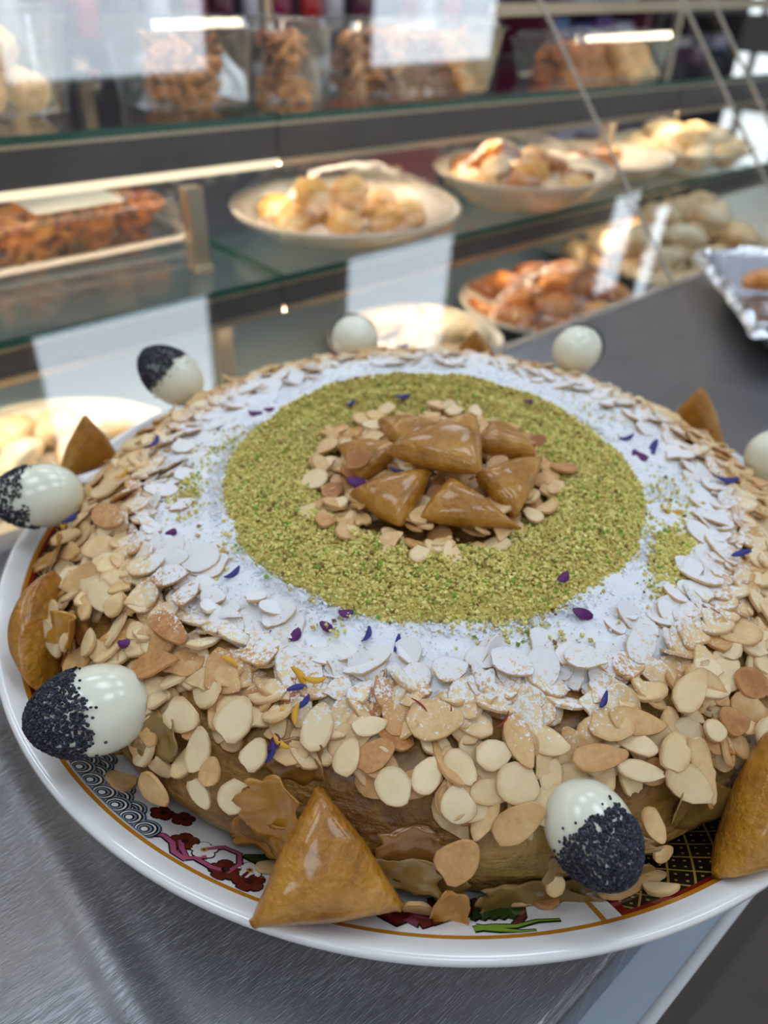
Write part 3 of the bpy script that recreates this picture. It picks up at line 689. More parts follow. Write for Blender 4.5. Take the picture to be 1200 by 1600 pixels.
def fr(v): return k.math('ABSOLUTE', k.math('SUBTRACT', k.math('FRACT', k.math('ADD', v, 100.0)), .5))
d1, d2 = fr(k.math('ADD', cu, cv)), fr(k.math('SUBTRACT', cu, cv))
lines = k.math('GREATER_THAN', k.math('MAXIMUM', d1, d2), .455)
e1, e2 = fr(k.math('MULTIPLY', k.math('ADD', cu, cv), 1.0)), fr(k.math('SUBTRACT', cu, cv))
dots = k.math('MULTIPLY', band(e1, .16, .27), band(e2, .16, .27))
gold = k.math('MAXIMUM', lines, dots)
lat = k.mix(gold, L(22, 20, 20), L(176, 138, 62))
secs = [(-178.5, -133.2), (-69.5, -24), (42, 86)]
insec = None; edge = None
for a, b in secs:
    m = band(th, math.radians(a), math.radians(b)); insec = m if insec is None else k.math('MAXIMUM', insec, m)
    m2 = k.math('MAXIMUM', band(th, math.radians(a), math.radians(a + .9)), band(th, math.radians(b - .9), math.radians(b))); edge = m2 if edge is None else k.math('MAXIMUM', edge, m2)
lat = k.mix(k.math('MAXIMUM', edge, k.math('GREATER_THAN', r, .1601)), lat, L(120, 24, 18))
white = L(236, 236, 234)
col = k.mix(k.math('MULTIPLY', k.math('MULTIPLY', insec, band(r, .125, .1614)), upf), white, lat)
yl = k.math('MULTIPLY', band(r, .1614, .1628), upf)
col = k.mix(yl, col, L(190, 122, 28))
div = None
for a in (-71.3, -131.2, -22, 40, 88.2, 179.8):
    m = band(th, math.radians(a - .28), math.radians(a + .28)); div = m if div is None else k.math('MAXIMUM', div, m)
col = k.mix(k.math('MULTIPLY', k.math('MULTIPLY', div, band(r, .125, .162)), upf), col, L(186, 124, 36))
k.bsdf(col, .13, coat=.6, coatr=.05); M_plate = k.done()
plate = empty('serving_plate', Matrix.Translation((0, 0, .0002)), 'large white serving plate with gold line and oriental printed border', 'plate')
v, f = lathe(PPR, 192); link('plate_body', mesh('plate_body', v, f, M_plate), plate)
# printed motifs on the glaze
def pm(n, c): return plain(n, c, .15, coat=.5)
P_black, P_dred, P_white, P_pink, P_yel, P_green, P_lgreen, P_blue, P_mag = pm('print_black', (24, 18, 20)), pm('print_dark_red', (98, 26, 24)), pm('print_white', (238, 236, 232)), pm('print_pink', (176, 84, 120)), pm('print_yellow', (206, 150, 40)), pm('print_green', (34, 72, 30)), pm('print_light_green', (122, 158, 50)), pm('print_blue', (128, 158, 178)), pm('print_magenta', (126, 52, 84))
def decal(name, polys):
    """polys: list of (material, height, [(tangent, radial)...]) round (r0, th0)"""
    def build(r0, deg):
        th0 = math.radians(deg); v, f, mi, mats = [], [], [], []
        for m, up, pts in polys:
            if m not in mats: mats.append(m)
            o = len(v); cx = sum(p[0] for p in pts) / len(pts); cy = sum(p[1] for p in pts) / len(pts)
            for (a, b) in [(cx, cy)] + list(pts): v.append(plate_pt(min(.1612, r0 + b), th0 + a / r0, up))
            n = len(pts)
            for i in range(n): f.append((o, o + 1 + i, o + 1 + (i + 1) % n)); mi.append(mats.index(m))
        link(name, mesh(name, v, f, mats, False, mi=mi), plate)
    return build
def blob(cx, cy, r, n=10, sq=1.0, rot=0.0, amp=0.0):
    return [(cx + (math.cos(t) * math.cos(rot) - sq * math.sin(t) * math.sin(rot)) * r * (1 + amp * math.sin(3 * t)), cy + (math.cos(t) * math.sin(rot) + sq * math.sin(t) * math.cos(rot)) * r * (1 + amp * math.sin(3 * t))) for t in [2 * math.pi * i / n for i in range(n)]]
def flower(r0, deg, R, m, cm):
    pl = []
    for q, hh, mm in ((1.16, .00012, P_black), (.95, .00022, m)):
        for i in range(5): a = 2 * math.pi * i / 5 + .3; pl.append((mm, hh, blob(R * .55 * math.cos(a), R * .55 * math.sin(a), R * .46 * q)))
    pl.append((cm, .0003, blob(0, 0, R * .26))); pl.append((P_black, .00036, blob(0, 0, R * .1)))
    decal('flower_print', pl)(r0, deg)
def strip(pts, w):
    L_, R_ = [], []
    for i, p in enumerate(pts):
        a = Vector(pts[max(0, i - 1)]); b = Vector(pts[min(len(pts) - 1, i + 1)]); t = (b - a).normalized(); nn_ = Vector((-t.y, t.x)); ww = w(i / (len(pts) - 1)) if callable(w) else w
        L_.append((p[0] + nn_.x * ww, p[1] + nn_.y * ww)); R_.append((p[0] - nn_.x * ww, p[1] - nn_.y * ww))
    return L_, R_
def ribbon(name, r0, deg, pts, w, m, outline=.0005):
    th0 = math.radians(deg); v, f, mi = [], [], []
    for q, hh, idx in ((outline, .00014, 0), (0, .00024, 1)):
        A_, B_ = strip(pts, (lambda u: w(u) + q) if callable(w) else w + q); o = len(v)
        for a, b in zip(A_, B_):
            for p in (a, b): v.append(plate_pt(min(.1612, r0 + p[1]), th0 + p[0] / r0, hh))
        for i in range(len(pts) - 1): f.append((o + 2 * i, o + 2 * i + 1, o + 2 * i + 3, o + 2 * i + 2)); mi.append(idx)
    link(name, mesh(name, v, f, [P_black, m], False, mi=mi), plate)
flower(.1545, -114.3, .0039, P_dred, P_black); flower(.1537, -112.0, .0038, P_white, P_yel); flower(.1568, -108.4, .0046, P_dred, P_black); flower(.1530, -106.5, .0038, P_white, P_yel); flower(.1572, -105.6, .0044, P_dred, P_black)
flower(.1505, -119.4, .0034, P_dred, P_black); flower(.1475, -117.4, .0034, P_dred, P_black)
ribbon('ribbon_print', .158, -115.2, [(-.006, .0015), (-.003, -.001), (.001, -.0005), (.004, .002), (.0085, .0022)], .0008, P_pink, .0004)
ribbon('ribbon_print', .1585, -113.6, [(-.003, -.0035), (0, -.001), (.004, .001), (.007, -.003)], .0007, P_pink, .0004)
ribbon('ribbon_print', .152, -110.1, [(-.005, .001), (-.002, -.0032), (.003, -.0036), (.006, .0005), (.0055, .005), (.001, .0062), (-.004, .006)], .0007, P_pink, .0004)
ribbon('leaf_print', .1475, -104.6, [(-.010, .001), (-.004, -.001), (.003, -.001), (.011, .002)], lambda u: .0005 + .0028 * math.sin(math.pi * u), P_green)
# scale waves
def wave(r0, deg, R, lvl):
    pl = [(P_black, .0001 + lvl, blob(0, 0, R, 18))]
    for q, m in enumerate((P_blue, P_black, P_white, P_black, P_blue, P_black, P_white)): pl.append((m, .00012 + .00002 * q + lvl, blob(0, R * .03 * q, R * (.92 - .115 * q), 18)))
    decal('wave_print', pl)(r0, deg)
for j in range(4):
    for i in range(7):
        dg = -130.6 + i * 2.3 + 1.15 * (j % 2); rr = .1512 + .0026 * j
        if dg > -116.4 or rr < .1512 + .0026 * (i * .45): continue
        wave(rr, dg, .0040, .00016 * j)
# peony and leaves at the front
for i in range(9):
    a = math.pi * (i / 8 - .5) * 1.7; ribbon('peony_print', .1535, -89.3, [(.002 * math.cos(a), .001), (.007 * math.sin(a) * .9, .002 + .003 * math.cos(a)), (.012 * math.sin(a), .004 * math.cos(a))], lambda u: .0004 + .0016 * math.sin(math.pi * min(1, u + .12)), [P_dred, P_mag, P_dred][i % 3])
for i in range(6):
    ribbon('peony_print', .1495, -84.2, [(-.008 + .003 * i, -.003), (-.008 + .003 * i + .001, .001), (-.008 + .003 * i, .005)], lambda u: .0003 + .0012 * math.sin(math.pi * u), [P_mag, P_dred][i % 2])
for i in range(5):
    ribbon('leaf_print', .153, -81.8, [(-.004 + .0025 * i, .003), (-.002 + .0025 * i, 0), (.001 + .0025 * i, -.004)], lambda u: .0003 + .0013 * math.sin(math.pi * u), P_green)
ribbon('stem_print', .1575, -80.5, [(-.008, .0018), (-.003, .001), (.003, .0014), (.009, .0002), (.015, .001)], lambda u: .0009 - .0007 * u, P_lgreen)
ribbon('stem_print', .158, -81.0, [(-.006, .0005), (0, .0018), (.005, .0030), (.009, .003)], lambda u: .0010 - .0008 * u, P_lgreen)
ribbon('stem_print', .1545, -78.0, [(-.004, .004), (-.001, .001), (.0005, -.005)], .0008, P_dred)

# ================================================================ cake
CPR = [(0, .0765), (.03, .0765), (.06, .0765), (.085, .0755), (.105, .0725), (.115, .0703), (.122, .068), (.129, .0648), (.135, .061), (.1395, .0572), (.143, .053), (.146, .0485), (.1475, .044), (.148, .040), (.1472, .036), (.1455, .031), (.143, .0273), (.139, .0246)]
CR = np.array(CPR); SEGL = np.hypot(np.diff(CR[:, 0]), np.diff(CR[:, 1])); ARC = np.concatenate([[0], np.cumsum(SEGL)])
def surf(t, th):                       # t = metres along the profile from the middle
    r = float(np.interp(t, ARC, CR[:, 0])); z = float(np.interp(t, ARC, CR[:, 1]))
    a, b = max(0, t - .004), min(ARC[-1], t + .004)
    dr = float(np.interp(b, ARC, CR[:, 0]) - np.interp(a, ARC, CR[:, 0])); dz = float(np.interp(b, ARC, CR[:, 1]) - np.interp(a, ARC, CR[:, 1]))
    nr, nz = -dz, dr; q = math.hypot(nr, nz) or 1; nr /= q; nz /= q
    return Vector((r * math.cos(th), r * math.sin(th), z)), Vector((nr * math.cos(th), nr * math.sin(th), nz))
def surf_at(p):                        # nearest profile point to a world point
    r = math.hypot(p[0], p[1]); i = int(np.argmin((CR[:, 0] - r) ** 2 + (CR[:, 1] - p[2]) ** 2))
    ts = np.linspace(ARC[max(0, i - 1)], ARC[min(len(ARC) - 1, i + 1)], 30)
    d = (np.interp(ts, ARC, CR[:, 0]) - r) ** 2 + (np.interp(ts, ARC, CR[:, 1]) - p[2]) ** 2
    return surf(float(ts[int(np.argmin(d))]), math.atan2(p[1], p[0]))
k = NT('honeyed_phyllo_crust'); tc = k.coord()
big = k.noise(38, 5, .6, vec=tc); fine = k.noise(260, 4, vec=tc); sp = k.n('SeparateXYZ'); k.set(sp.inputs[0], tc)
patch = k.math('ADD', k.math('MULTIPLY', big, .85), k.math('MULTIPLY', fine, .25))
c1 = k.ramp(patch, [(.30, L(86, 50, 18)), (.43, L(132, 86, 30)), (.55, L(168, 122, 50)), (.64, L(184, 146, 72)), (.78, L(132, 110, 60))])
mp = k.n('Mapping'); k.set(mp.inputs['Vector'], tc); mp.inputs['Scale'].default_value = (14, 14, 120)
lay = k.noise(4, 3, vec=mp.outputs[0])
k.bsdf(k.mix(k.math('MULTIPLY', lay, .25), c1, L(96, 74, 34)), k.math('MULTIPLY_ADD', fine, .5, .22), coat=.25, coatr=.2,
       normal=k.bump(k.math('ADD', k.math('MULTIPLY', big, .8), k.math('ADD', fine, k.math('MULTIPLY', lay, .5))), 1.0, .0022)); M_crust = k.done()
cake = empty('round_pastilla', Matrix.Translation((0, 0, 0)), 'large round honeyed phyllo pie topped with almonds, sugar and pistachio', 'pie')
ts = np.linspace(0, ARC[-1], 60); prof = [(float(np.interp(t, ARC, CR[:, 0])), float(np.interp(t, ARC, CR[:, 1]))) for t in ts] + [(.130, .0202), (.122, .0168), (.11, .0150), (.05, .0149), (0, .0149)]
def wob(r, z, t):
    if r < .05 or z < .022: return 1
    p = Vector((math.cos(t) * 3, math.sin(t) * 3, z * 60)); q = min(1, (r - .05) / .08)
    return 1 + q * (.006 * noise.noise(p * 1.3) + .009 * noise.noise(p * 3.1) * (1 if z < .06 else .3) - .004)
v, f = lathe(prof, 220, wob); link('crust', mesh('crust', v, f, M_crust), cake)
# loose torn phyllo sheets
def phyllo_mat(name, a, b):
    k = NT(name); nz = k.noise(120, 4, vec=k.coord('Generated') if False else k.coord()); k.bsdf(k.mix(nz, L(a), L(b)), .22, coat=.4, coatr=.15, normal=k.bump(nz, .6, .001)); return k.done()
M_phy = phyllo_mat('amber_phyllo', (150, 92, 20), (206, 150, 58)); M_phy2 = phyllo_mat('olive_phyllo', (112, 84, 36), (166, 130, 66)); M_phy3 = phyllo_mat('brown_phyllo', (116, 70, 24), (168, 116, 48))
def sheet(w, h, seed, bend=.4, th=.0004, nx=17, ny=13):
    v, f = [], []; S = Vector((seed * 3.7, seed * 1.3, .5))
    for side in (0, 1):
        for i in range(nx):
            for j in range(ny):
                u, q = i / (nx - 1) * 2 - 1, j / (ny - 1) * 2 - 1
                ed = 1 + (.34 * noise.noise(Vector((u * 1.7, q * 1.7, seed)) + S) + .07 * noise.noise(Vector((u * 5, q * 5, seed)) + S)) * max(abs(u), abs(q)) ** 2 - .22 * (abs(u) * abs(q)) ** 2
                x, y = u * w / 2 * ed, q * h / 2 * ed
                z = bend * (x * x / w) + .0014 * noise.noise(Vector((x * 160, y * 160, seed))) + .0006 * noise.noise(Vector((x * 420, y * 420, seed))) + (-th if side else 0)
                v.append((x, y, z))
    N_ = nx * ny
    for i in range(nx - 1):
        for j in range(ny - 1):
            a, b, c, d = i * ny + j, (i + 1) * ny + j, (i + 1) * ny + j + 1, i * ny + j + 1
            f.append((a, b, c, d)); f.append((a + N_, d + N_, c + N_, b + N_))
    bd = [(i * ny) for i in range(nx)] + [(nx - 1) * ny + j for j in range(1, ny)] + [i * ny + ny - 1 for i in range(nx - 2, -1, -1)] + [j for j in range(ny - 2, 0, -1)]
    for i in range(len(bd)): a, b = bd[i], bd[(i + 1) % len(bd)]; f.append((a, a + N_, b + N_, b))
    return v, f
FLK = [((-.0365, -.1415, .0570), (-.30, -.90, .30), .022, .020, M_phy, 1, .8), ((-.0330, -.1450, .0460), (-.2, -1, .05), .017, .016, M_phy, 2, -.6), ((-.0410, -.1400, .0425), (-.3, -.9, .1), .020, .014, M_phy, 3, .5),
       ((-.0050, -.1500, .0455), (.15, -.95, .35), .028, .011, M_phy2, 4, .6), ((.0060, -.1480, .0400), (-.1, -.95, .2), .024, .009, M_phy2, 5, -.4), ((.0120, -.1545, .0385), (.1, -.95, .25), .0105, .016, M_phy, 6, .9),
       ((.0005, -.1462, .0500), (.05, -.9, .45), .020, .014, M_phy3, 7, .4), ((.0480, -.1420, .0520), (.3, -.9, .2), .034, .011, M_phy2, 8, .4), ((.0560, -.1385, .0330), (.3, -.8, .5), .030, .010, M_phy2, 9, .3),
       ((.0340, -.1465, .0350), (.2, -.9, .3), .034, .010, M_phy2, 10, .3), ((-.0740, -.1225, .0575), (-.5, -.7, .5), .020, .012, M_phy2, 11, .5), ((-.1150, -.0880, .0600), (-.7, -.5, .5), .018, .012, M_phy, 12, .8),
       ((-.1385, -.0480, .0580), (-.8, -.2, .6), .022, .008, M_phy, 13, .7), ((-.0310, -.1300, .0640), (-.2, -.8, .6), .016, .012, M_phy3, 14, .9), ((.0800, -.1220, .0500), (.5, -.8, .2), .026, .014, M_phy2, 15, .5)]
for p, nrm_, w, h, m, sd, bd_ in FLK:
    v, f = sheet(w, h, sd, bd_); link('phyllo_flake', mesh('phyllo_flake', v, f, m), cake, frame(p, nrm_, (1, .1 * (sd % 5 - 2), .08 * (sd % 3 - 1))))

# ---------------------------------------------------------------- icing sugar
PC = (-.0015, -.0072)                      # middle of the pistachio ring
k = NT('icing_sugar'); tc = k.coord(); g1 = k.noise(420, 4, .7, vec=tc); g2 = k.noise(90, 4, vec=tc)
k.bsdf(k.mix(g2, L(232, 236, 242), L(246, 247, 250)), .95, spec=.15, normal=k.bump(k.math('ADD', g1, k.math('MULTIPLY', g2, 1.5)), .55, .0012)); M_sugar = k.done()
v, f = [], []; NR, NTH = 46, 260
for i in range(NR + 1):
    for j in range(NTH):
        th = 2 * math.pi * j / NTH
        rmax = .1135 + .004 * noise.noise(Vector((math.cos(th) * 2.5, math.sin(th) * 2.5, .3))) + .0022 * noise.noise(Vector((math.cos(th) * 9, math.sin(th) * 9, 2)))
        rr = .056 + (rmax - .056) * i / NR
        t = float(np.interp(rr, CR[:14, 0], ARC[:14])); p, n_ = surf(t, th)
        up = .0016 if i < NR else -.0012
        up += .0013 * noise.noise(p * 60) + .0009 * noise.noise(p * 190) + .0004 * noise.noise(p * 520)
        if i > NR - 4: up *= (NR - i) / 4 if i < NR else 1
        v.append(p + n_ * up)
for i in range(NR):
    for j in range(NTH): q = (j + 1) % NTH; f.append((i * NTH + j, (i + 1) * NTH + j, (i + 1) * NTH + q, i * NTH + q))
link('icing_sugar', mesh('icing_sugar', v, f, M_sugar), cake, label='white layer of icing sugar in a ring', kind='stuff')

# ---------------------------------------------------------------- ground pistachio ring
def attr_mat(name, stops, rough=.8, sss=.0):
    k = NT(name); a = k.n('Attribute', attribute_name='tone'); k.bsdf(k.ramp(a.outputs['Fac'], stops), rough, spec=.25, sss=sss); return k.done()
PST = [(0, L(126, 96, 58)), (.08, L(180, 156, 88)), (.35, L(210, 192, 106)), (.62, L(226, 212, 126)), (.85, L(244, 234, 156)), (.93, L(156, 182, 72)), (1, L(118, 162, 58))]
M_pist = attr_mat('ground_pistachio', PST)
def ring_h(rr, th):
    ro = .0805 + .0022 * noise.noise(Vector((math.cos(th) * 4, math.sin(th) * 4, 5)));
    ri = .0435 + .003 * noise.noise(Vector((math.cos(th) * 3, math.sin(th) * 3, 9)))
    u = (rr - ri) / (ro - ri)
    if u <= 0 or u >= 1: return 0, u
    h = .0052 * min(1, 4.5 * u) ** .6 * min(1, 4.5 * (1 - u)) ** .6
    back = max(0, math.sin(th - .35)); h *= 1 + .28 * noise.noise(Vector((rr * 130 * math.cos(th), rr * 130 * math.sin(th), 3)))
    h += back * (.0062 * math.exp(-((u - .80) / .09) ** 2) + .0052 * math.exp(-((u - .42) / .10) ** 2) - .0012)
    return max(h, .0004), u
v, f, tn = [], [], []; NR, NTH = 36, 240; rnd = np.random.default_rng(4)
for i in range(NR + 1):
    for j in range(NTH):
        th = 2 * math.pi * j / NTH; rr = .040 + .044 * i / NR; h, u = ring_h(rr, th)
        v.append((PC[0] + rr * math.cos(th), PC[1] + rr * math.sin(th), .0766 + h * .9 - (.0012 if h == 0 else 0))); tn.append(.25 + .35 * rnd.random())
for i in range(NR):
    for j in range(NTH): q = (j + 1) % NTH; f.append((i * NTH + j, (i + 1) * NTH + j, (i + 1) * NTH + q, i * NTH + q))
link('pistachio_bed', mesh('pistachio_bed', v, f, M_pist, attrs={'tone': tn}), cake, label='green bed of ground pistachio in a ring', kind='stuff')
def scatter(name, pos, size, tone, mat, parent, label=None):
    base = np.array([(1, 0, 0), (-1, 0, 0), (0, 1, 0), (0, -1, 0), (0, 0, 1), (0, 0, -1)], float)
    tri = np.array([(0, 2, 4), (2, 1, 4), (1, 3, 4), (3, 0, 4), (2, 0, 5), (1, 2, 5), (3, 1, 5), (0, 3, 5)])
    n = len(pos); q = rnd.normal(size=(n, 4)); q /= np.linalg.norm(q, axis=1)[:, None]; a, b, c, d = q.T
    Rm = np.stack([np.stack([1 - 2 * (c * c + d * d), 2 * (b * c - a * d), 2 * (b * d + a * c)], -1), np.stack([2 * (b * c + a * d), 1 - 2 * (b * b + d * d), 2 * (c * d - a * b)], -1), np.stack([2 * (b * d - a * c), 2 * (c * d + a * b), 1 - 2 * (b * b + c * c)], -1)], 1)
    loc = base[None] * (rnd.uniform(.65, 1.2, (n, 6, 1)) * np.asarray(size)[:, None, None])
    vv = np.einsum('nij,nkj->nki', Rm, loc) + np.asarray(pos)[:, None, :]
    ff = (tri[None] + (np.arange(n) * 6)[:, None, None]).reshape(-1, 3)
    me = mesh(name, vv.reshape(-1, 3), ff, mat, False, {'tone': np.repeat(tone, 6)})
    return link(name, me, parent, label=label, kind='stuff')
pos, size = [], []
while len(pos) < 27000:
    rr = math.sqrt(rnd.uniform(.040 ** 2, .0835 ** 2)); th = rnd.uniform(0, 6.2832); h, u = ring_h(rr, th)
    if h <= 0 and rnd.random() > .10 * math.exp(-abs(max(u - 1, -u)) * 8): continue
    pos.append((PC[0] + rr * math.cos(th), PC[1] + rr * math.sin(th), .0772 + h * .92 + (.0008 if h <= 0 else 0) + rnd.uniform(-.0002, .0005) - max(0, rr - .07) * .05)); size.append(rnd.choice([.0004, .0005, .0007, .0009, .0012], p=[.26, .28, .24, .16, .06]))
def top_z(rr): return float(np.interp(rr, CR[:14, 0], CR[:14, 1])) + .0018
for (cx, cy, sx, sy, ang, n) in [(.0835, -.044, .0065, .018, -.45, 1700), (.084, -.030, .010, .016, -.2, 350), (.090, -.010, .010, .02, .1, 160), (-.0935, -.026, .006, .016, .3, 320), (-.088, .004, .008, .02, -.2, 160), (-.075, -.065, .012, .014, .5, 60), (.018, -.083, .016, .006, 0, 260), (.03, -.088, .02, .01, 0, 120), (-.03, -.092, .02, .008, 0, 40), (.07, .055, .02, .02, 0, 80)]:
    for _ in range(n):
        a, b = rnd.normal(0, .55, 2); x = cx + sx * a * math.cos(ang) - sy * b * math.sin(ang); y = cy + sx * a * math.sin(ang) + sy * b * math.cos(ang)
        pos.append((x, y, top_z(math.hypot(x, y)) + rnd.uniform(0, .0009))); size.append(rnd.choice([.0004, .0005, .0007, .0010]))
tone = np.clip(rnd.normal(.52, .22, len(pos)), .02, .88); tone[rnd.random(len(pos)) < .07] = .97; tone[rnd.random(len(pos)) < .03] = .01
scatter('pistachio_crumbs', pos, size, tone, M_pist, cake, 'loose green crumbs of ground pistachio')

# loose grains and crumbs of sugar
gp_, gs_ = [], []
for _ in range(9000):
    th = rnd.uniform(0, 6.2832); q = rnd.random()
    if q < .35: rr = rnd.normal(.0825, .0016); x, y = PC[0] + rr * math.cos(th), PC[1] + rr * math.sin(th)
    else: rr = rnd.uniform(.083, .114); x, y = rr * math.cos(th), rr * math.sin(th)
    gp_.append((x, y, top_z(math.hypot(x, y)) + rnd.uniform(-.0003, .0007))); gs_.append(rnd.choice([.0003, .0004, .0006, .0009], p=[.4, .35, .2, .05]))
scatter('sugar_grains', gp_, gs_, np.zeros(len(gp_)), M_sugar, cake, 'white crumbs of icing sugar')

# ---------------------------------------------------------------- flaked almonds
def almond_mat(name, use_obj):
    k = NT(name)
    rnd_ = k.n('ObjectInfo').outputs['Alpha'] if use_obj else k.n('Attribute', attribute_name='tone').outputs['Fac']
    tc = k.coord(); gp = k.n('NewGeometry').outputs['Position']
    nz = k.math('ADD', k.math('MULTIPLY', k.noise(150, 4, vec=gp), .65), k.math('MULTIPLY', k.noise(700, 3, vec=gp), .35))
    fac = k.math('MULTIPLY_ADD', k.math('SUBTRACT', nz, .5), .95, rnd_, clamp=True)
    col = k.ramp(fac, [(0, L(240, 218, 172)), (.35, L(234, 202, 148)), (.6, L(220, 176, 116)), (.82, L(204, 148, 88)), (1, L(172, 108, 54))])
    so = k.n('SeparateXYZ'); k.set(so.inputs[0], tc); rl = k.math('SQRT', k.math('ADD', k.math('MULTIPLY', so.outputs[0], so.outputs[0]), k.math('MULTIPLY', so.outputs[1], so.outputs[1]))) if use_obj else k.n('Attribute', attribute_name='rim').outputs['Fac']
    rim = k.n('MapRange'); k.set(rim.inputs[0], k.math('MULTIPLY_ADD', k.noise(300, 2, vec=gp), .12, rl)); rim.inputs[1].default_value = .44; rim.inputs[2].default_value = .56; rim.inputs[4].default_value = .55
    col = k.mix(rim.outputs[0], col, L(196, 142, 84))
    # icing sugar dusting: thick beside the sugar ring, thinning outwards, only on upward faces
    sp = k.n('SeparateXYZ'); k.set(sp.inputs[0], gp); x, y = sp.outputs[0], sp.outputs[1]
    r = k.math('SQRT', k.math('ADD', k.math('MULTIPLY', x, x), k.math('MULTIPLY', y, y)))
    sn = k.n('SeparateXYZ'); k.set(sn.inputs[0], k.n('NewGeometry').outputs['True Normal']); up = k.math('GREATER_THAN', sn.outputs[2], .35)
    mr = k.n('MapRange'); k.set(mr.inputs[0], k.math('ADD', r, k.math('MULTIPLY_ADD', k.noise(30, 3, vec=gp), .030, -.015))); mr.inputs[1].default_value = .101; mr.inputs[2].default_value = .130; mr.inputs[3].default_value = .98; mr.inputs[4].default_value = 0.0
    spk = k.noise(620, 3, .8, vec=gp)
    th_ = k.math('SUBTRACT', 1.0, mr.outputs[0]); th_ = k.math('MULTIPLY_ADD', th_, .42, .27)
    dm = k.n('MapRange'); k.set(dm.inputs[0], k.math('SUBTRACT', spk, th_)); dm.inputs[1].default_value = 0; dm.inputs[2].default_value = .07
    inner = k.math('GREATER_THAN', r, .068)
    dust = k.math('MULTIPLY', k.math('MULTIPLY', dm.outputs[0], up), k.math('MULTIPLY', inner, k.math('GREATER_THAN', mr.outputs[0], .02)))
    col = k.mix(k.math('MULTIPLY', dust, .93), col, L(240, 241, 244))
    p = k.bsdf(col, k.math('MULTIPLY_ADD', dust, .5, .34), spec=.5, normal=k.bump(k.noise(380, 3, vec=tc), .25, .0006))
    return k.done()
M_alm = [almond_mat('flaked_almond', 1), almond_mat('flaked_almond_mass', 0)]
def almond_geo(seed, n=16, broken=False):
    rg = random.Random(seed); ring = []
    pw = rg.uniform(.85, 1.35); tip = rg.uniform(.0, .28); cut = rg.uniform(.1, .7) if broken else 9; slant = rg.uniform(-.5, .5); dent = rg.uniform(0, 6.28) if rg.random() < .5 else None
    for i in range(n):
        t = 2 * math.pi * i / n; x = math.cos(t); y = math.copysign(abs(math.sin(t)) ** pw, math.sin(t)) * (1 - tip * x)
        q = 1 + rg.uniform(-.05, .05)
        if dent is not None and math.cos(t - dent) > .93: q *= .86
        x, y = x * q, y * q
        if x > cut + slant * y: x = cut + slant * y + .10 * rg.uniform(-1, 1)
        ring.append((x * .5, y * .5))
    cv = rg.uniform(-.25, .35); ww = [rg.uniform(-.012, .012) for _ in range(n)]
    def zc(x, y): return cv * (x * x * 4 - .5) * .35
    v = [(0, 0, .052 + zc(0, 0))]; f = []
    def ringv(sc_, z): v.extend([(x * sc_, y * sc_, z + zc(x, y) * sc_ + ww[i] * sc_) for i, (x, y) in enumerate(ring)])
    ringv(.6, .052); ringv(.965, .046)                       # top face
    ringv(.968, .046); ringv(1.0, .026); ringv(.985, -.046)  # cut edge, its own vertices so that it stays crisp
    ringv(.985, -.046); v.append((0, 0, -.046 + zc(0, 0)))
    for i in range(n): f.append((0, 1 + i, 1 + (i + 1) % n))
    for q in (0, 2, 3):
        for i in range(n): j = (i + 1) % n; a = 1 + q * n; f.append((a + i, a + n + i, a + n + j, a + j))
    l = len(v) - 1; a = 1 + 5 * n
    for i in range(n): f.append((a + (i + 1) % n, a + i, l))
    return np.array(v), f
AG = [almond_geo(s) for s in range(9)] + [almond_geo(20 + s, broken=True) for s in range(6)]
AME = [mesh('flaked_almond', g[0], g[1], M_alm[0]) for g in AG]
THK = .011                                   # local z unit -> about 1.3 mm thick
flakes = []                                  # (matrix, shape, tone, zone, score)
rg = random.Random(11)
def zone_of(p):
    a = math.degrees(math.atan2(p.y, p.x)); r = math.hypot(p.x, p.y)
    if r < .07: return 'centre'
    if -128 < a < -52: return 'side' if p.z < .063 else 'front'
    if a <= -128 or a > 150: return 'left'
    if -52 <= a < 25: return 'right'
    return 'back'
def add_flake(p, n_, ax, Ln, Wd, tone, shape, zone=None):
    m = frame(p, n_, ax) @ Matrix.Diagonal((Ln, Wd, THK, 1)); p = Vector(p)
    vd = (CAM_POS - p); d = vd.length; face = max(0, vd.normalized().dot(Vector(n_).normalized()))
    flakes.append((m, shape, tone, zone or zone_of(p), (.3 + face) * Ln * Wd / d / d))
for (px_, py_, pz_, ax_, ay_, az_, Ln, Wd, tn_, onp) in ALM:
    p = Vector((px_, py_, pz_))
    if onp:
        r_ = math.hypot(px_, py_); n_ = Vector((-.55 * px_ / r_, -.55 * py_ / r_, .83)); p = Vector(plate_pt(r_, math.atan2(py_, px_), .0012)); zn = 'plate'
    else:
        sp_, n_ = surf_at(p); p = sp_ + n_ * (rg.uniform(.0046, .0062) + (.0008 if p.z < .056 else 0)); zn = None
        n_ = (n_ + Vector((rg.uniform(-.16, .16), rg.uniform(-.16, .16), rg.uniform(-.05, .15)))).normalized()
    add_flake(p, n_, (ax_, ay_, az_), Ln, Wd, tn_, rg.randrange(9), zn)
NEXP = len(flakes)
n_try = 0; T0 = float(np.interp(.101, CR[:14, 0], ARC[:14])); T1 = ARC[-1]
keep_clear = [Vector(q) for q in ((-.0247, -.140, .058), (-.012, -.146, .050), (-.022, -.147, .045), (.004, -.147, .046))]
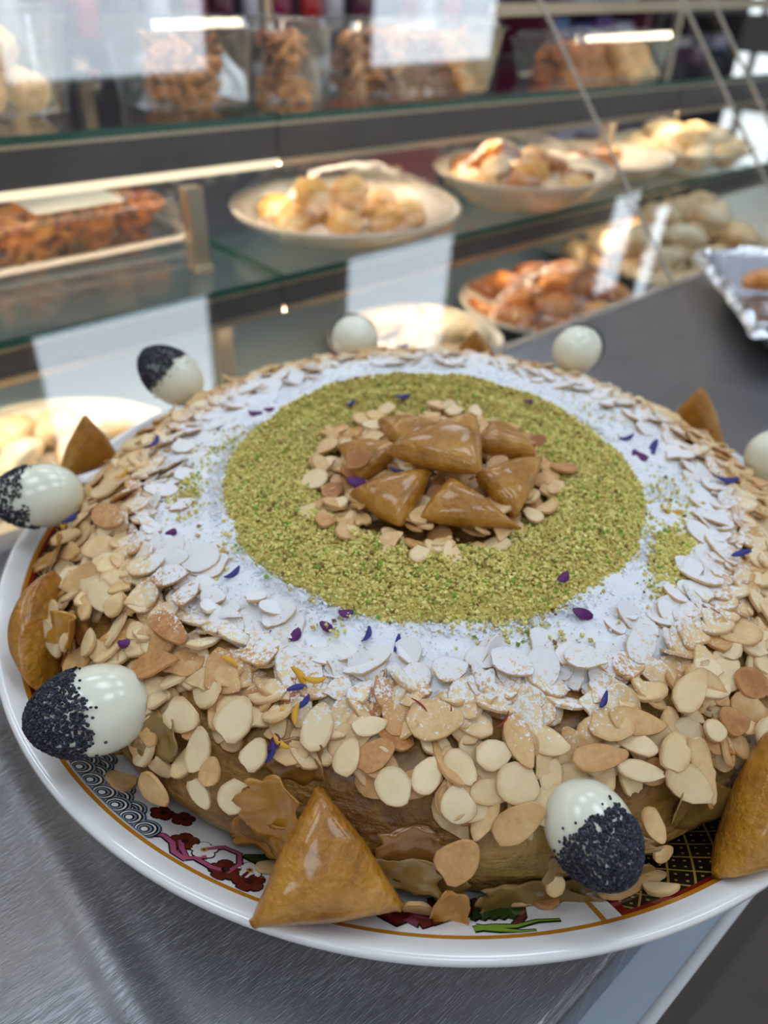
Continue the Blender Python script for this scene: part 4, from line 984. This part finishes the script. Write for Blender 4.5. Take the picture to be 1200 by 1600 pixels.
while len(flakes) < NEXP + 1650 and n_try < 20000:
    n_try += 1; t = rg.uniform(T0 - .004, T1 - .012); th = rg.uniform(-math.pi, math.pi); p, n_ = surf(t, th)
    a = math.degrees(th); front = -132 < a < -45
    u = (t - T0) / (T1 - T0)
    if u < .06 and rg.random() > .35: continue
    bare = -116 < a < -86
    lim = .0615 if bare else (.0565 if front else .052)
    if p.z < lim and rg.random() > (.05 if bare else .22) * max(0, 1 - (lim - p.z) / .020): continue
    if any((p - q).length < .013 for q in keep_clear): continue
    if rg.random() < .45 and any((p - flakes[q][0].translation).length < .0085 for q in range(NEXP)): continue
    n2 = (n_ + Vector((rg.gauss(0, .28), rg.gauss(0, .28), rg.gauss(0, .12) + .03))).normalized()
    L0 = rg.uniform(.0090, .0165); Wd = L0 * rg.uniform(.45, .78); a2 = rg.uniform(0, 6.28)
    tx = n_.orthogonal().normalized(); ty = n_.cross(tx)
    toast = min(1, max(0, rg.gauss(.34, .24)))
    add_flake(p + n_ * rg.uniform(.0006, .0038), n2, tx * math.cos(a2) + ty * math.sin(a2), L0, Wd, toast, rg.randrange(15))
NRIM = len(flakes)
# centre cluster under the triangles
for _ in range(270):
    th = rg.uniform(-math.pi, math.pi); rr = .050 * math.sqrt(rg.uniform(.0, 1)) * (1.0 + .05 * math.sin(2 * th)); 
    p = Vector((PC[0] + rr * math.cos(th), PC[1] - .003 + rr * math.sin(th) * 1.04, .0790 + rg.uniform(0, .0050) + (.003 if rr < .035 else 0)))
    L0 = rg.uniform(.0085, .0135); a2 = rg.uniform(0, 6.28)
    add_flake(p, (rg.gauss(0, .28), rg.gauss(-.1, .28), 1), (math.cos(a2), math.sin(a2), 0), L0, L0 * rg.uniform(.5, .8), min(1, max(0, rg.gauss(.50, .22))), rg.randrange(15), 'centre')
order = sorted(range(len(flakes)), key=lambda i: -flakes[i][4] - (10 if i < NEXP else 0))
single = set(order[:300])
LAB = {'front': ('sugar dusted flaked almond on the front top edge of the pie', 'flaked almonds along the front top edge'), 'side': ('bare flaked almond stuck to the front side wall of the pie', 'flaked almonds on the front side'),
       'left': ('flaked almond on the edge between poppy eggs and left pastry', 'flaked almonds on the left edge'), 'right': ('flaked almond on the pie edge by the right frame border', 'flaked almonds on the right edge'),
       'back': ('flaked almond on the far edge of the pie by the glass', 'flaked almonds on the far edge'), 'centre': ('toasted flaked almond lying around the central triangles', 'flaked almonds in the centre'), 'plate': ('flaked almond fallen onto the printed plate border', 'flaked almonds fallen on the plate')}
SPECIAL = {27: 'big round toasted flaked almond lowest on the front side', 29: 'long toasted flaked almond beside the front poppy egg', 26: 'nearly round pale flaked almond above the big toasted one', 0: 'toasted oval flaked almond tilted behind the front poppy egg on the corner', 1: 'toasted oval flaked almond just above the poppy egg on the corner', 21: 'brown toasted flaked almond above the tip of the front triangle'}
def almond_label(p, tone_, zn):
    a = math.degrees(math.atan2(p.y, p.x)); tn = ['pale cream', 'cream', 'tan', 'brown toasted'][min(3, int(tone_ * 4.4))]
    if zn == 'plate': return '%s flaked almond fallen onto the printed plate border' % tn if a < -80 else '%s flaked almond lying on the plate near the front egg' % tn
    if zn == 'centre': return '%s flaked almond beside the central triangles, %s' % (tn, 'nearest the pie front' if p.y < -.045 else 'towards the far side' if p.y > .01 else 'on their left' if p.x < 0 else 'on their right')
    if zn == 'back': return '%s flaked almond on the far pie edge by the glass' % tn
    marks = [(-180, 'behind the sparsely seeded egg'), (-165, 'beside the sparsely seeded egg'), (-150, 'above the pastry on the lattice border'), (-138, 'just behind the corner poppy egg'), (-128, 'above the corner poppy egg'), (-118, 'between corner egg and front triangle'), (-108, 'beside the front triangle tip'), (-98, 'above the front triangle'),
             (-88, 'just past the front triangle'), (-80, 'before the front poppy egg'), (-72, 'above the front poppy egg'), (-63, 'just past the front poppy egg'), (-54, 'between front egg and right pastry'), (-44, 'above the right pastry'), (-30, 'behind the right pastry'), (0, 'near the egg cut by the frame')]
    mk = [t_ for q_, t_ in marks if a >= q_ - 1e-6][-1] if a < 40 else 'towards the far poppy egg'
    rr = math.hypot(p.x, p.y); ht = 'inner sugared band' if rr < .116 else 'top rim' if p.z > .066 else 'shoulder' if p.z > .058 else 'side wall'
    return '%s almond flake, %s, %s' % (tn, ht, mk)
def screen_x(p): q = p - CAM_POS; return q.dot(CAM_R) / q.dot(CAM_F)
alab = {i: SPECIAL.get(i) or almond_label(flakes[i][0].translation, flakes[i][2], flakes[i][3]) for i in single}
by = {}
for i, t_ in alab.items(): by.setdefault(t_, []).append(i)
ORD = ['first', 'second', 'third', 'fourth', 'fifth', 'sixth', 'seventh', 'eighth', 'ninth', 'tenth', 'eleventh', 'twelfth', 'thirteenth', 'fourteenth', 'fifteenth']
for t_, ids in by.items():
    if len(ids) > 1:
        for q_, i in enumerate(sorted(ids, key=lambda j: screen_x(flakes[j][0].translation))): alab[i] = t_ + ', ' + ORD[min(14, q_)] + ' from left'
tv, tf, tt, rmv = [], [], [], []; off = 0
for i, (m, sh, tone_, zn, s_) in enumerate(flakes):
    if i in single:
        o = link('flaked_almond', AME[sh], None, m, alab[i], 'almond', LAB[zn][1]); o.color = (tone_, tone_, tone_, tone_)
    else:
        g = AG[sh]; M3 = np.array(m.to_3x3()); tv.append(g[0] @ M3.T + np.array(m.translation)); tf += [tuple(q + off for q in fc) for fc in g[1]]; tt.append(np.full(len(g[0]), tone_)); rmv.append(np.hypot(g[0][:, 0], g[0][:, 1])); off += len(g[0])
link('flaked_almonds', mesh('flaked_almonds', np.concatenate(tv), tf, M_alm[1], attrs={'tone': np.concatenate(tt), 'rim': np.concatenate(rmv)}), None, None, 'mass of overlapping flaked almonds covering the pie edge', 'almonds', kind='stuff')

# ---------------------------------------------------------------- triangle pastries
k = NT('honey_glazed_pastry'); tc = k.coord(); b1 = k.noise(70, 5, .6, vec=tc); b2 = k.noise(420, 3, vec=tc)
k.bsdf(k.ramp(k.math('ADD', k.math('MULTIPLY', b1, .8), k.math('MULTIPLY', b2, .25)), [(.30, L(118, 72, 12)), (.5, L(172, 114, 26)), (.66, L(194, 138, 44)), (.85, L(208, 162, 82))]), k.math('MULTIPLY_ADD', b2, .35, .16), coat=.55, coatr=.1, sss=.2, sssr=(.006, .003, .001), normal=k.bump(k.math('ADD', k.math('MULTIPLY', b1, .6), b2), .8, .0014)); M_bri = k.done()
M_bridark = plain('toasted_fold_edge', (168, 112, 40), .3, coat=.6, var=.3, scale=120)
def briouat(name, P, T, label, seed=0, group='honeyed triangle pastries'):
    P = [Vector(p) for p in P]; c = sum(P, Vector()) / 3; P = [c + (p - c) * 1.09 for p in P]; nz = (P[1] - P[0]).cross(P[2] - P[0]).normalized()
    if nz.dot(CAM_POS - c) < 0: P = [P[0], P[2], P[1]]; nz = -nz
    m = frame(c, nz, P[1] - P[0]); inv = m.inverted(); Q = [inv @ p for p in P]
    n = 16; v, f, idx = [], [], [{}, {}]
    for side in (0, 1):
        for i in range(n + 1):
            for j in range(n + 1 - i):
                a, b = i / n, j / n; cc = 1 - a - b; e = min(a, b, cc)
                # pull corners in a little: rounded outline
                mx = max(a, b, cc); w = max(0, mx - .84) / .16
                p = Q[0] * a + Q[1] * b + Q[2] * cc; p = p * (1 - .07 * w * w) 
                hh = T * (.16 + .84 * min(1, 27 * a * b * cc) ** .42)
                if e == 0: hh = 0
                bulge = (1 - mx) * .10; d = p.normalized() * bulge * .02 if p.length > 0 else Vector()
                z = hh * .5 * (1 if side == 0 else -1) + .0007 * noise.noise(Vector((p.x * 120, p.y * 120, seed + side)))
                q = (p.x + d.x, p.y + d.y, z)
                if e == 0 and side == 1: idx[1][(i, j)] = idx[0][(i, j)]
                else: idx[side][(i, j)] = len(v); v.append(q)
        for i in range(n):
            for j in range(n - i):
                a, b, c2 = idx[side][(i, j)], idx[side][(i + 1, j)], idx[side][(i, j + 1)]; f.append((a, b, c2) if side == 0 else (a, c2, b))
                if j < n - i - 1:
                    d2 = idx[side][(i + 1, j + 1)]; f.append((b, d2, c2) if side == 0 else (b, c2, d2))
    me = mesh(name, v, f, M_bri)
    o = t = link(name, me, None, m, label, 'pastry', group); md = o.modifiers.new('smooth', 'SUBSURF'); md.levels = 1; md.render_levels = 1
    return t
BR = {
'front': ([(-.0247, -.1380, .0640), (-.0370, -.1685, .0490), (.0004, -.1570, .0430)], .017, 'large honeyed triangle pastry leaning at the front of the pie'),
'left': ([(-.1310, -.0620, .0630), (-.1245, -.0980, .0400), (-.1395, -.0790, .0460)], .022, 'honeyed triangle pastry leaning on the pie by the lattice border'),
'right': ([(.0990, -.1090, .0705), (.0820, -.1390, .0410), (.1230, -.1225, .0460)], .022, 'honeyed triangle pastry leaning by the front right lattice'),
'bl': ([(-.1550, .0262, .0750), (-.1683, .0140, .0480), (-.1470, .0330, .0500)], .013, 'honeyed triangle pastry tip standing between two poppy eggs'),
'br': ([(.1230, .0890, .0770), (.1150, .1000, .0490), (.1390, .0760, .0480)], .013, 'honeyed triangle pastry tip standing at far edge by plain egg'),
'bk': ([(.0150, .1310, .0800), (.0040, .1440, .0580), (.0290, .1450, .0580)], .012, 'smallest pastry tip peeping over the far pie edge'),
'c2': ([(.0134, -.0277, .0930), (.0400, -.0019, .0865), (.0286, -.0400, .0850)], .012, 'central honeyed triangle pastry pointing towards the pistachio gap'),
'c3': ([(.0054, -.0330, .0945), (-.0050, -.0460, .0850), (.0300, -.0470, .0850)], .012, 'front most of the central honeyed triangles'),
'c4': ([(-.0305, -.0340, .0855), (-.0018, -.0262, .0925), (-.0107, -.0500, .0845)], .012, 'central honeyed triangle pastry beside the purple petal'),
'c5': ([(-.0388, -.0041, .0860), (-.0140, -.0110, .0925), (-.0277, -.0260, .0855)], .011, 'central honeyed triangle with a pale almond on it'),
'c6': ([(.0134, -.0048, .0930), (.0234, .0210, .0865), (.0375, -.0035, .0875)], .011, 'central honeyed triangle at the far side behind the top one'),
'c7': ([(-.0265, .0175, .0860), (-.0010, .0120, .0895), (-.0105, -.0130, .0915)], .011, 'central honeyed triangle half hidden behind the top one'),
'c1': ([(-.0195, -.0235, .0975), (.0150, -.0345, .0985), (.0130, .0035, .1000)], .012, 'topmost honeyed triangle pastry in the centre of the pie')}
for i, (kk, (P, T, lb)) in enumerate(BR.items()): briouat('triangle_pastry', P, T, lb, i)
o = link('flaked_almond', AME[1], None, frame((-.0285, -.0235, .0935), (-.1, -.6, .8), (1, .3, .1)) @ Matrix.Diagonal((.0105, .007, THK, 1)), 'pale flaked almond lying on a central triangle', 'almond', 'flaked almonds in the centre')

# ---------------------------------------------------------------- quail eggs with poppy seeds
EA, EB = .0172, .0128
k = NT('boiled_egg_white'); nz = k.noise(60, 3, vec=k.coord())
k.bsdf(k.mix(nz, L(228, 230, 208), L(240, 240, 222)), .22, coat=.5, coatr=.12, sss=.35, sssr=(.006, .006, .005), normal=k.bump(k.noise(90, 2, vec=k.coord()), .05)); M_egg = k.done()
M_poppy = attr_mat('poppy_seed', [(0, L(28, 28, 36)), (.5, L(52, 54, 66)), (.9, L(84, 88, 102)), (1, L(120, 112, 104))], .55)
def egg_pt(u, ph, up=0.0):                    # u -1..1 along x, seeds at +x
    x = EA * u; r = EB * math.sqrt(max(0, 1 - u * u)) * (1 - .10 * u); 
    n_ = Vector((u / EA, math.sqrt(max(0, 1 - u * u)) * math.cos(ph) / EB, math.sqrt(max(0, 1 - u * u)) * math.sin(ph) / EB)).normalized()
    return Vector((x, r * math.cos(ph), r * math.sin(ph))) + n_ * up
v, f = [], []; NU, NP = 28, 36
us = [-math.cos(math.pi * i / NU) for i in range(NU + 1)]
for i, u in enumerate(us):
    for j in range(NP): v.append(egg_pt(u, 2 * math.pi * j / NP))
for i in range(NU):
    for j in range(NP): q = (j + 1) % NP; f.append((i * NP + j, i * NP + q, (i + 1) * NP + q, (i + 1) * NP + j))
bm = bmesh.new(); tmp = mesh('egg', v, f, M_egg); bm.from_mesh(tmp); bmesh.ops.remove_doubles(bm, verts=bm.verts, dist=1e-6); bm.to_mesh(tmp); bm.free(); EGG = tmp
ic = bmesh.new(); bmesh.ops.create_icosphere(ic, subdivisions=1, radius=1); ic.verts.index_update(); ICV = np.array([q.co[:] for q in ic.verts]); ICF = np.array([[q.index for q in x.verts] for x in ic.faces]); ic.free()
def poppy(seed, n, lim, sparse=0.0):
    r_ = random.Random(seed); vv, tt_ = [], []; c = 0
    while c < n:
        u = r_.uniform(-.25, 1); ph = r_.uniform(0, 6.2832)
        b = lim + .16 * noise.noise(Vector((math.cos(ph) * 1.8, math.sin(ph) * 1.8, seed))) + .08 * noise.noise(Vector((math.cos(ph) * 6, math.sin(ph) * 6, seed)))
        if u < b and r_.random() > .035 * max(0, 1 - (b - u) / .3): continue
        if sparse and noise.noise(Vector((u * 4, ph * 2, seed))) > .35 - sparse: continue
        p = egg_pt(u, ph, r_.uniform(.0001, .0006)); s_ = np.array([r_.uniform(.9, 1.25), r_.uniform(.8, 1), r_.uniform(.8, 1)]) * .00047
        vv.append(ICV * s_ + np.array(p)); tt_.append(np.full(len(ICV), min(1, max(0, r_.gauss(.42, .25))))); c += 1
    ff = (ICF[None] + (np.arange(n) * len(ICV))[:, None, None]).reshape(-1, 3)
    return mesh('poppy_seeds', np.concatenate(vv), ff, M_poppy, True, {'tone': np.concatenate(tt_)})
PO = [poppy(1, 3300, .20), poppy(2, 3700, .20), poppy(3, 1500, .12, .12)]
EGGS = [((-.0950, -.1185, .0605), -146, 12, 0, 40, 'poppy dipped quail egg at the corner beside the wave print', 1.02), ((.0468, -.1405, .0590), -68, 10, 1, 10, 'poppy dipped quail egg facing out at the front of the pie', .88),
        ((-.1573, -.0196, .0630), -160, 2, 2, 200, 'quail egg sparsely dipped in poppy at the far left', 1.0), ((-.1349, .0802, .0690), 182, 42, 0, 120, 'poppy dipped quail egg before the pale mirrored panel', 1.0),
        ((-.0520, .1471, .0660), 109.5, -10, 1, 90, 'quail egg half hidden behind the far almonds', 1.0), ((.0718, .1432, .0690), 63.4, -5, 1, 30, 'plain looking quail egg against the steel counter', 1.0),
        ((.1535, .0515, .0630), 18.6, -5, 0, 60, 'quail egg cut off by the right frame border', 1.0)]
for p, az, el, pi_, roll, lb, sc_ in EGGS:
    m = Matrix.Translation(p) @ Matrix.Rotation(math.radians(az), 4, 'Z') @ Matrix.Rotation(math.radians(-el), 4, 'Y') @ Matrix.Rotation(math.radians(roll), 4, 'X') @ Matrix.Scale(sc_, 4)
    t = empty('quail_egg', m, lb, 'egg', 'quail eggs around the pie'); link('egg_white', EGG, t); link('poppy_seeds', PO[pi_], t, label='dark poppy seed coating', kind='stuff')

# ---------------------------------------------------------------- dried flower petals
PMT = {'b': plain('cornflower_blue', (48, 52, 128), .6, var=.3, scale=300), 'p': plain('petal_purple', (92, 24, 96), .6, var=.3, scale=300), 'y': plain('marigold_yellow', (222, 164, 38), .6, var=.2, scale=300), 'r': plain('saffron_red', (150, 40, 34), .6)}
PNM = {'b': 'blue', 'p': 'purple', 'y': 'yellow', 'r': 'red'}
def petal_geo(kind, seed):
    r_ = random.Random(seed); v, f = [], []; n = 7; cv = r_.uniform(-.5, .5); wmax = {'b': .16, 'p': .34, 'y': .15, 'r': .05}[kind]; tw = r_.uniform(-.9, .9)
    for s_ in (0, 1):
        for i in range(n):
            u = i / (n - 1) - .5; w = wmax * (math.sin(math.pi * (i + .6) / n) ** .7) * (1 + .25 * (u if kind == 'b' else 0)) * r_.uniform(.85, 1.1); a = tw * u
            for q in (-1, 1): v.append((u, q * w * math.cos(a) + cv * (u * u - .12), .55 * (u * u) + q * w * math.sin(a) + .05 + (-.05 if s_ else 0)))
    for i in range(n - 1): a = 2 * i; f.append((a, a + 2, a + 3, a + 1)); a += 2 * n; f.append((a, a + 1, a + 3, a + 2))
    for i in range(n - 1):
        a = 2 * i; f.append((a, a + 2 * n, a + 2 * n + 2, a + 2)); f.append((a + 1, a + 3, a + 2 * n + 3, a + 2 * n + 1))
    f += [(0, 1, 2 * n + 1, 2 * n), (2 * n - 2, 4 * n - 2, 4 * n - 1, 2 * n - 1)]
    return v, f
PG = {c: [mesh('petal_' + PNM[c], *petal_geo(c, i), PMT[c]) for i in range(3)] for c in 'bpyr'}
def petal_place(p):
    a = math.degrees(math.atan2(p.y - PC[1], p.x - PC[0])); r_ = math.hypot(p.x - PC[0], p.y - PC[1])
    if r_ < .052: return 'near the central triangles'
    if r_ < .083: return 'on the green pistachio ring'
    ring = 'white sugar' if r_ < .108 else 'almond edge'
    return 'on the %s at the %s of the pie' % (ring, 'front' if -135 < a < -45 else 'far side' if 45 < a < 135 else 'right' if abs(a) <= 45 else 'left')
petals = []
for i, (c, x, y, z, ax, ay, az, ln) in enumerate(PET):
    p = Vector((x, y, z)); rr = math.hypot(x, y)
    if rr > .15: continue
    s_, n_ = surf_at(p); up = .0024 + (.0052 if .05 < math.hypot(x - PC[0], y - PC[1]) < .078 else 0) + (.0035 if rr > .11 else 0) + (.0085 if math.hypot(x, y + .02) < .038 else 0) + (.0035 if .038 < math.hypot(x, y + .02) < .05 and rr < .06 else 0)
    pl = petal_place(p)
    petals.append(link('flower_petal', PG[c][i % 3], None, frame(s_ + n_ * up, n_ + Vector((random.uniform(-.3, .3), random.uniform(-.4, .1), 0)), (ax, ay, az)) @ Matrix.Scale(max(ln, .0042) * (1.1 if c == 'p' else 1.35), 4), '%s dried flower petal %s' % (PNM[c], pl), 'petal', '%s petals %s' % (PNM[c], pl)))
by = {}
for o in petals: by.setdefault(o['label'], []).append(o)
for t_, os_ in by.items():
    if len(os_) > 1:
        for q_, o in enumerate(sorted(os_, key=lambda o: screen_x(o.matrix_local.translation))): o['label'] = t_.replace('dried flower petal', 'petal') + ', ' + ORD[min(14, q_)] + ' from left'
